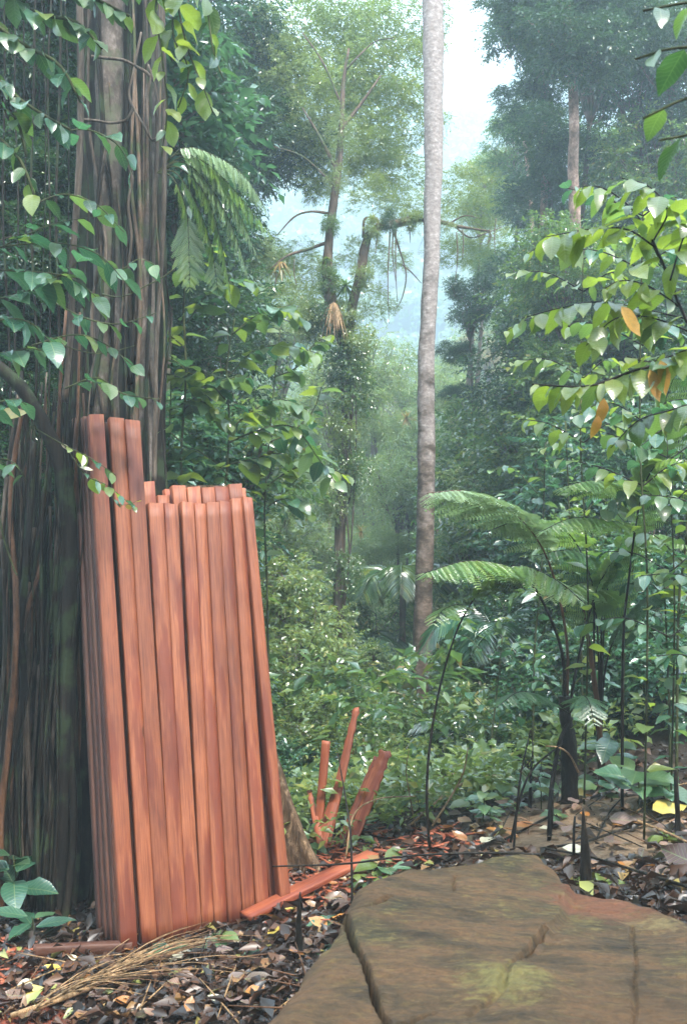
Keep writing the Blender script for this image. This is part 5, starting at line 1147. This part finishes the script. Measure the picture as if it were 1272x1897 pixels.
def palm(px, py, d, n, L, label, mat, r=.12, dirs=None):
    c = P(px, py, d); b = Vector((c.x, c.y, onground(c.x, c.y)-.05)); e = empty('palm', b, label, 'palm')
    tube('trunk', [b, (b+c)/2, c], [r*.5, r*.35, r*.3], M['bark_brown'], e, n=14, seg=8, rough=.2)
    for k in range(n):
        a = k*2.4+R.uniform(-.3, .3); u = Vector((math.cos(a), math.sin(a)*.8, 0)); up = R.uniform(.2, 1)
        palm_frond(e, [c, c+u*L*.35+Zv*L*.35*up, c+u*L*.75+Zv*L*.3*up, c+u*L-Zv*L*(.25-.2*up)], .012, 34, L*.4, M[mat])
palm(745, 1080, 13, 11, 1.0, 'palm with drooping feathery fronds just left of the tall trunk', 'f_mid'); palm(590, 1090, 13.6, 9, .9, 'palm with broad drooping fronds left of the mossy trunk', 'f_light')
palm(850, 1370, 8.6, 10, .5, 'small dark palm spreading low right of the fern stalk', 'f_dark'); palm(560, 1300, 10, 9, .7, 'low palm with dark fronds right of the timber', 'f_teal'); palm(660, 1200, 12.8, 9, .8, 'palm with hanging dark leaves right of the mossy trunk foot', 'f_dark')
palm(920, 1180, 9.5, 9, .8, 'palm under the arch of the black fern stalks', 'f_teal'); palm(700, 1480, 7.6, 8, .35, 'small palm seedling behind the broad split plank', 'f_mid'); palm(905, 1440, 7.2, 8, .35, 'small palm seedling with ribbed fronds at the end of the pale sticks', 'f_mid')

# ------------------------------------------------------------------ litter, fallen leaves, sticks
def surf(px, py):
    dv = (P(px, py, 1)-CAM).normalized(); a = BV.ray_cast(CAM, dv); b = RBV.ray_cast(CAM, dv)
    if b[0] is not None and (a[0] is None or b[3] < a[3]): return b[0], b[1], True
    return a[0], a[1], False
def litter():
    rng = np.random.default_rng(4); B, D, Nn, L = [], [], [], []
    n = 0
    while n < 15000:
        px = rng.uniform(-60, 1340); py = 1380+520*rng.random()**.8
        h, nn = ray_ground(px, py)
        n += 1
        if h is None or h.y > 9: continue
        q = P(1070, 1530, 5.1); 
        if math.hypot(h.x-q.x, (h.y-q.y)*.8) < .42 and rng.random() < .86: continue
        a = rng.uniform(0, 6.28); B.append((h.x, h.y, h.z+rng.uniform(.0, .03))); D.append((math.cos(a), math.sin(a), rng.normal(0, .35))); Nn.append((nn.x+rng.normal(0, .5), nn.y+rng.normal(0, .5), 1)); L.append(.016+.1*rng.random()**2.2)
    V, Fa = leaves_geo(np.array(B), np.array(D), np.array(Nn, float), np.array(L), np.array(L)*rng.uniform(.35, .6, len(L)), fold=.35, droop=.25)
    o = link('leaf_litter', mesh_np('leaf_litter', V, Fa), M['litter']); tag(o, 'damp brown leaf litter and debris covering the soil', 'leaf litter', kind='stuff')
litter()
def fallen(px, py, L, key, label, group=None, tilt=.3, ang=None, lift=.03, nrm=None):
    h, nn, onrock = surf(px, py)
    if h is None or h.y > 9 or onrock: return
    a = R.uniform(0, 6.28) if ang is None else ang
    d = Vector((math.cos(a), math.sin(a), R.uniform(-.1, .35))); n_ = nn+Vector((R.gauss(0, tilt), R.gauss(0, tilt)-.15, 0)) if nrm is None else Vector(nrm)
    o = put_leaf(None, key, h+Zv*lift-d*L*.5, d, n_, L, name='fallen_leaf'); tag(o, label, 'leaf', group)
for a in ((55, 1850, .13, 'f_yellow', 'yellow fallen leaf lying flat near the bottom corner'), (98, 1805, .08, 'f_yellow', 'small bright yellow leaf nearer the lying dark plank'), (178, 1797, .07, 'f_yellow', 'yellow leaf in front of the lying dark plank'), (48, 1835, .1, 'f_pale', 'cream fallen leaf beside the yellow one at the bottom corner'),
          (133, 1785, .1, 'f_pale', 'pale dry leaf standing on edge below the lying plank'), (508, 1740, .13, 'f_yellow', 'yellow curled leaf left of the short black stake'), (540, 1695, .08, 'f_yellow', 'orange-yellow leaf by the red lying plank'), (495, 1705, .08, 'f_orange', 'orange leaf at the feet of the last boards'),
          (430, 1868, .13, 'f_purple', 'pale purplish leaf lying right of the straw'), (475, 1800, .14, 'f_brown', 'large brown leaf between the straw and the boulder'), (400, 1865, .07, 'f_pale', 'small whitish leaf at the bottom left of the purplish one'), (350, 1812, .08, 'f_orange', 'small orange leaf lying under the straw'),
          (1160, 1425, .19, 'f_purple', 'large folded purplish dead leaf standing on the rise'), (1165, 1475, .13, 'f_purple', 'purplish dead leaf below the large folded one'), (1155, 1530, .15, 'f_purple', 'wrinkled pinkish leaf beside the crossing black twigs'), (1185, 1525, .12, 'f_purple', 'second pinkish leaf touching the wrinkled one'),
          (1060, 1450, .11, 'f_orange', 'orange-brown leaf on the crest of the rise'), (1000, 1462, .1, 'f_brown', 'brown leaf left of the orange one on the crest'), (1060, 1585, .1, 'f_pale', 'cream leaf leaning on the tall black stake'), (1130, 1475, .09, 'f_purple', 'small mauve leaf under the folded one'),
          (905, 1565, .14, 'f_pale', 'long pale leaf just behind the boulder'), (850, 1560, .1, 'f_orange', 'orange leaf behind the boulder'), (830, 1545, .12, 'f_orange', 'reddish-orange leaf by the foot of the fern stalk'), (1010, 1545, .1, 'f_pale', 'dull cream leaf at the trodden patch edge'), (945, 1545, .09, 'f_orange', 'rust coloured leaf left of the trodden patch'),
          (620, 1675, .12, 'f_brown', 'dark curled leaf below the red plank'), (700, 1595, .1, 'f_purple', 'grey-purple leaf by the boulder and the pale leaf'), (1220, 1545, .12, 'f_purple', 'bluish-purple leaf near the yellow rib leaf'), (1190, 1590, .1, 'f_brown', 'dark wet leaf behind the boulder at the edge')):
    fallen(*a)
fallen(1262, 1620, .2, 'f_purple', 'very large pale purplish leaf standing up at the picture edge', ang=2.2, nrm=(-.3, -1, .35), lift=.07)
fallen(1240, 1515, .24, 'f_yellow', 'long yellow leaf with brown marks slanting in at the edge', ang=.5, nrm=(0, -.6, 1), lift=.05)
for k in range(150):
    u = R.random()
    if u < .35: px, py, g_, ll = R.uniform(0, 640), R.uniform(1770, 1897), 'brown leaves in the litter before the boards', 'dull brown fallen leaf in the litter before the feet of the boards'
    elif u < .6: px, py, g_, ll = R.uniform(1040, 1272), R.uniform(1420, 1640), 'brown leaves on the rise', 'dull brown fallen leaf on the rise behind the boulder'
    elif u < .85: px, py, g_, ll = R.uniform(680, 1050), R.uniform(1480, 1570), 'brown leaves behind the boulder', 'dull brown fallen leaf in the debris between the split planks and the rise'
    else: px, py, g_, ll = R.uniform(480, 650), R.uniform(1640, 1800), 'brown leaves beside the boulder', 'dull brown fallen leaf between the red lying plank and the boulder'
    fallen(px, py, R.uniform(.05, .12), R.choice(('f_brown', 'f_brown', 'f_brown', 'f_purple', 'f_orange')), ll, g_)
# sticks and stakes
def stick(pts, r, mat, label, cat='twig', name='twig', group=None, n=24, seg=8, rough=.2, ground0=False):
    w = S3(*pts)
    if ground0: w[0].z = onground(w[0].x, w[0].y)-.03
    return tag(tube(name, w, r, M[mat], n=n, seg=seg, rough=rough, seed=int(pts[0][0])), label, cat, group)
def gs(lst, lift=.02):
    out = []
    for px, py, *f in lst:
        h = surf(px, py)[0]; out.append(h+Zv*(f[0] if f else lift))
    return out
def gstick(lst, r, mat, label, **kw): return tag(tube('twig', gs(lst), r, M[mat], n=30, seg=6, rough=.2, seed=int(lst[0][0])), label, 'twig', kw.get('group'))
stick([(1086, 1645, 3.95), (1083, 1590, 3.95), (1081, 1545, 3.95), (1079, 1497, 3.95)], [.027, .022, .015, .003], 'stem_dark', 'tallest pointed black stake standing behind the boulder', 'stake', 'stake', ground0=True, rough=.3)
stick([(1015, 1560, 4.9), (1018, 1530, 4.9), (1020, 1500, 4.9), (1023, 1462, 4.9)], [.007, .015, .015, .005], 'stem_dark', 'black charred stake hanging over the trodden patch', 'stake', 'stake', rough=.3, ground0=True)
stick([(1062, 1575, 4.5), (1062, 1545, 4.5), (1064, 1512, 4.5)], [.009, .007, .005], 'stem_dark', 'short thin black peg in the trodden patch', 'stake', 'stake', ground0=True)
stick([(554, 1752, 4.2), (553, 1715, 4.2), (554, 1690, 4.2), (556, 1652, 4.2)], [.018, .017, .011, .003], 'stem_dark', 'short pointed black stake standing before the boards', 'stake', 'stake', ground0=True, rough=.3)
stick([(980, 1500, 5.6), (982, 1450, 5.6), (984, 1410, 5.6)], [.011, .01, .006], 'stem_dark', 'charred stub on the left of the rise', 'stake', 'stake', ground0=True, rough=.3)
stick([(1255, 1500, 4.8), (1252, 1465, 4.8), (1250, 1425, 4.8)], [.016, .014, .008], 'stem_dark', 'thick black stub at the edge of the rise', 'stake', 'stake', ground0=True, rough=.4)
stick([(1115, 1420, 5.9), (1108, 1330, 5.9), (1098, 1250, 5.9), (1088, 1180, 5.9), (1080, 1130, 5.9)], [.024, .02, .018, .014, .008], 'stem_red', 'leaning burnt fern trunk behind the large-leaved plant', 'stump', 'burnt_trunk', ground0=True, rough=.4)
stick([(1012, 1480, 5.4), (1030, 1400, 5.5), (1045, 1350, 5.55), (1060, 1330, 5.6)], [.008, .012, .012, .007], 'stem_dark', 'charred arching stub leaning on the black fern stump', 'stump', 'burnt_trunk', ground0=True, rough=.3)
stick([(950, 1582, 4.9), (955, 1520, 4.9), (963, 1440, 4.9), (982, 1352, 4.9)], [.006, .005, .003], 'stem_dark', 'thin straight black stem slanting up behind the boulder top')
stick([(945, 1560, 5.0), (965, 1470, 5.0), (990, 1420, 5.0), (1040, 1378, 5.0)], [.007, .006, .004], 'stem_dark', 'arching black stem crossing the straight one')
stick([(962, 1430, 5.0), (985, 1400, 5.0), (983, 1350, 5.0)], [.004, .003, .002], 'stem_dark', 'short black side stem at the top of the crossing pair')
stick([(652, 1650, 4.6), (650, 1560, 4.7), (640, 1480, 4.8), (625, 1395, 4.9)], [.006, .005, .003], 'stem_dark', 'thin dark stem standing in front of the split planks', ground0=True)
stick([(505, 1605, 4.7), (640, 1600, 4.6), (760, 1585, 4.5), (900, 1580, 4.4), (1000, 1583, 4.3)], [.004, .005, .006], 'stem_dark', 'long thin dark twig lying level from the boards to the top of the boulder')
gstick([(935, 1562), (1000, 1528), (1080, 1490), (1160, 1462), (1230, 1438), (1290, 1425)], [.006, .008, .009], 'stem_dark', 'long black twig lying up the rise above the trodden patch')
gstick([(1000, 1588, .04), (1080, 1568), (1150, 1545), (1290, 1505)], [.006, .007, .008], 'stem_dark', 'second black twig lying up the rise below the first')
gstick([(1010, 1596, .06), (1090, 1608, .05), (1160, 1635, .06), (1275, 1670, .05)], [.005, .006, .007], 'stem_dark', 'black twig lying along behind the boulder lobe')
gstick([(1105, 1560), (1130, 1520, .05), (1160, 1490, .06)], [.005, .004], 'stem_dark', 'short curved black twig joining the two long ones')
gstick([(755, 1542, .03), (830, 1505, .12), (880, 1485, .15), (930, 1470, .12)], [.008, .01, .008], 'straw', 'pale straight stick slanting up behind the boulder')
gstick([(690, 1516, .1), (780, 1500, .16), (860, 1480, .2)], [.005, .005], 'straw', 'thin pale stick lying level behind the split planks')
stick([(800, 1530, 5.8), (835, 1475, 5.9), (858, 1430, 5.9), (866, 1385, 5.9)], [.007, .006, .003], 'straw', 'pale forked twig curving upward right of the fern stalk')
stick([(770, 1540, 6), (760, 1480, 6), (752, 1430, 6), (757, 1390, 6)], [.005, .004, .002], 'straw', 'thin pale upright twig left of the fern stalk')
stick([(640, 1590, 5.6), (655, 1510, 5.7), (700, 1480, 5.8), (770, 1475, 5.9)], [.005, .005, .003], 'straw', 'arched pale twig springing from the split planks')
stick([(1070, 1430, 5.4), (1055, 1400, 5.3), (1035, 1385, 5.2), (1010, 1382, 5.2)], [.006, .005, .004], 'straw', 'short pale curved twig below the black fern stump')
gstick([(1180, 1540, .05), (1230, 1560, .05), (1290, 1590, .05)], [.008, .008], 'straw', 'brownish stick at the edge under the yellow leaf')
for k in range(50):
    px, py = (R.uniform(0, 620), R.uniform(1760, 1890)) if k % 2 else (R.uniform(660, 1270), R.uniform(1450, 1570))
    h, _ = ray_ground(px, py)
    if h is None or h.y > 8: continue
    a = R.uniform(0, 3.14); l = R.uniform(.08, .25); d = Vector((math.cos(a), math.sin(a), R.uniform(-.05, .25)))*l
    tag(tube('twig', [h+Zv*.015-d, h+Zv*.03, h+Zv*.02+d+Vector((0, 0, .02))], [.002, .004, .002], M[R.choice(('stem_dark', 'straw', 'stem_red'))], n=8, seg=6, rough=.2), 'short broken twig lying in the ' + ('litter before the boards' if k % 2 else 'debris behind the boulder'), 'twig', 'broken twigs ' + ('before the boards' if k % 2 else 'behind the boulder'))
# dried palm frond, a bundle of straw-like strands
sb = gs([(300, 1800)])[0]
dp = empty('dried_palm_frond', sb, 'dried palm frond of straw-coloured strands lying across the litter before the boards', 'palm frond')
tube('midrib', gs([(20, 1897, .03), (150, 1860, .05), (260, 1812, .06), (380, 1765, .05)]), [.012, .012, .008], M['straw'], dp, n=30, seg=8)
for k in range(64):
    s = R.random(); x0 = 60+s*220+R.uniform(-20, 20); y0 = 1885-s*85+R.uniform(-12, 12); L = R.uniform(120, 260); a = R.gauss(.32, .2)
    w = gs([(x0, min(1890, y0), .05), (x0+L*.5, y0-L*.5*math.sin(a), .06+R.uniform(0, .03)), (x0+L, y0-L*math.sin(a)+R.uniform(-8, 12), .03)])
    tube('strand', w, [.003, .004, .001], M['straw' if R.random() < .75 else 'stem_red'], dp, n=8, seg=4, flat=.4)
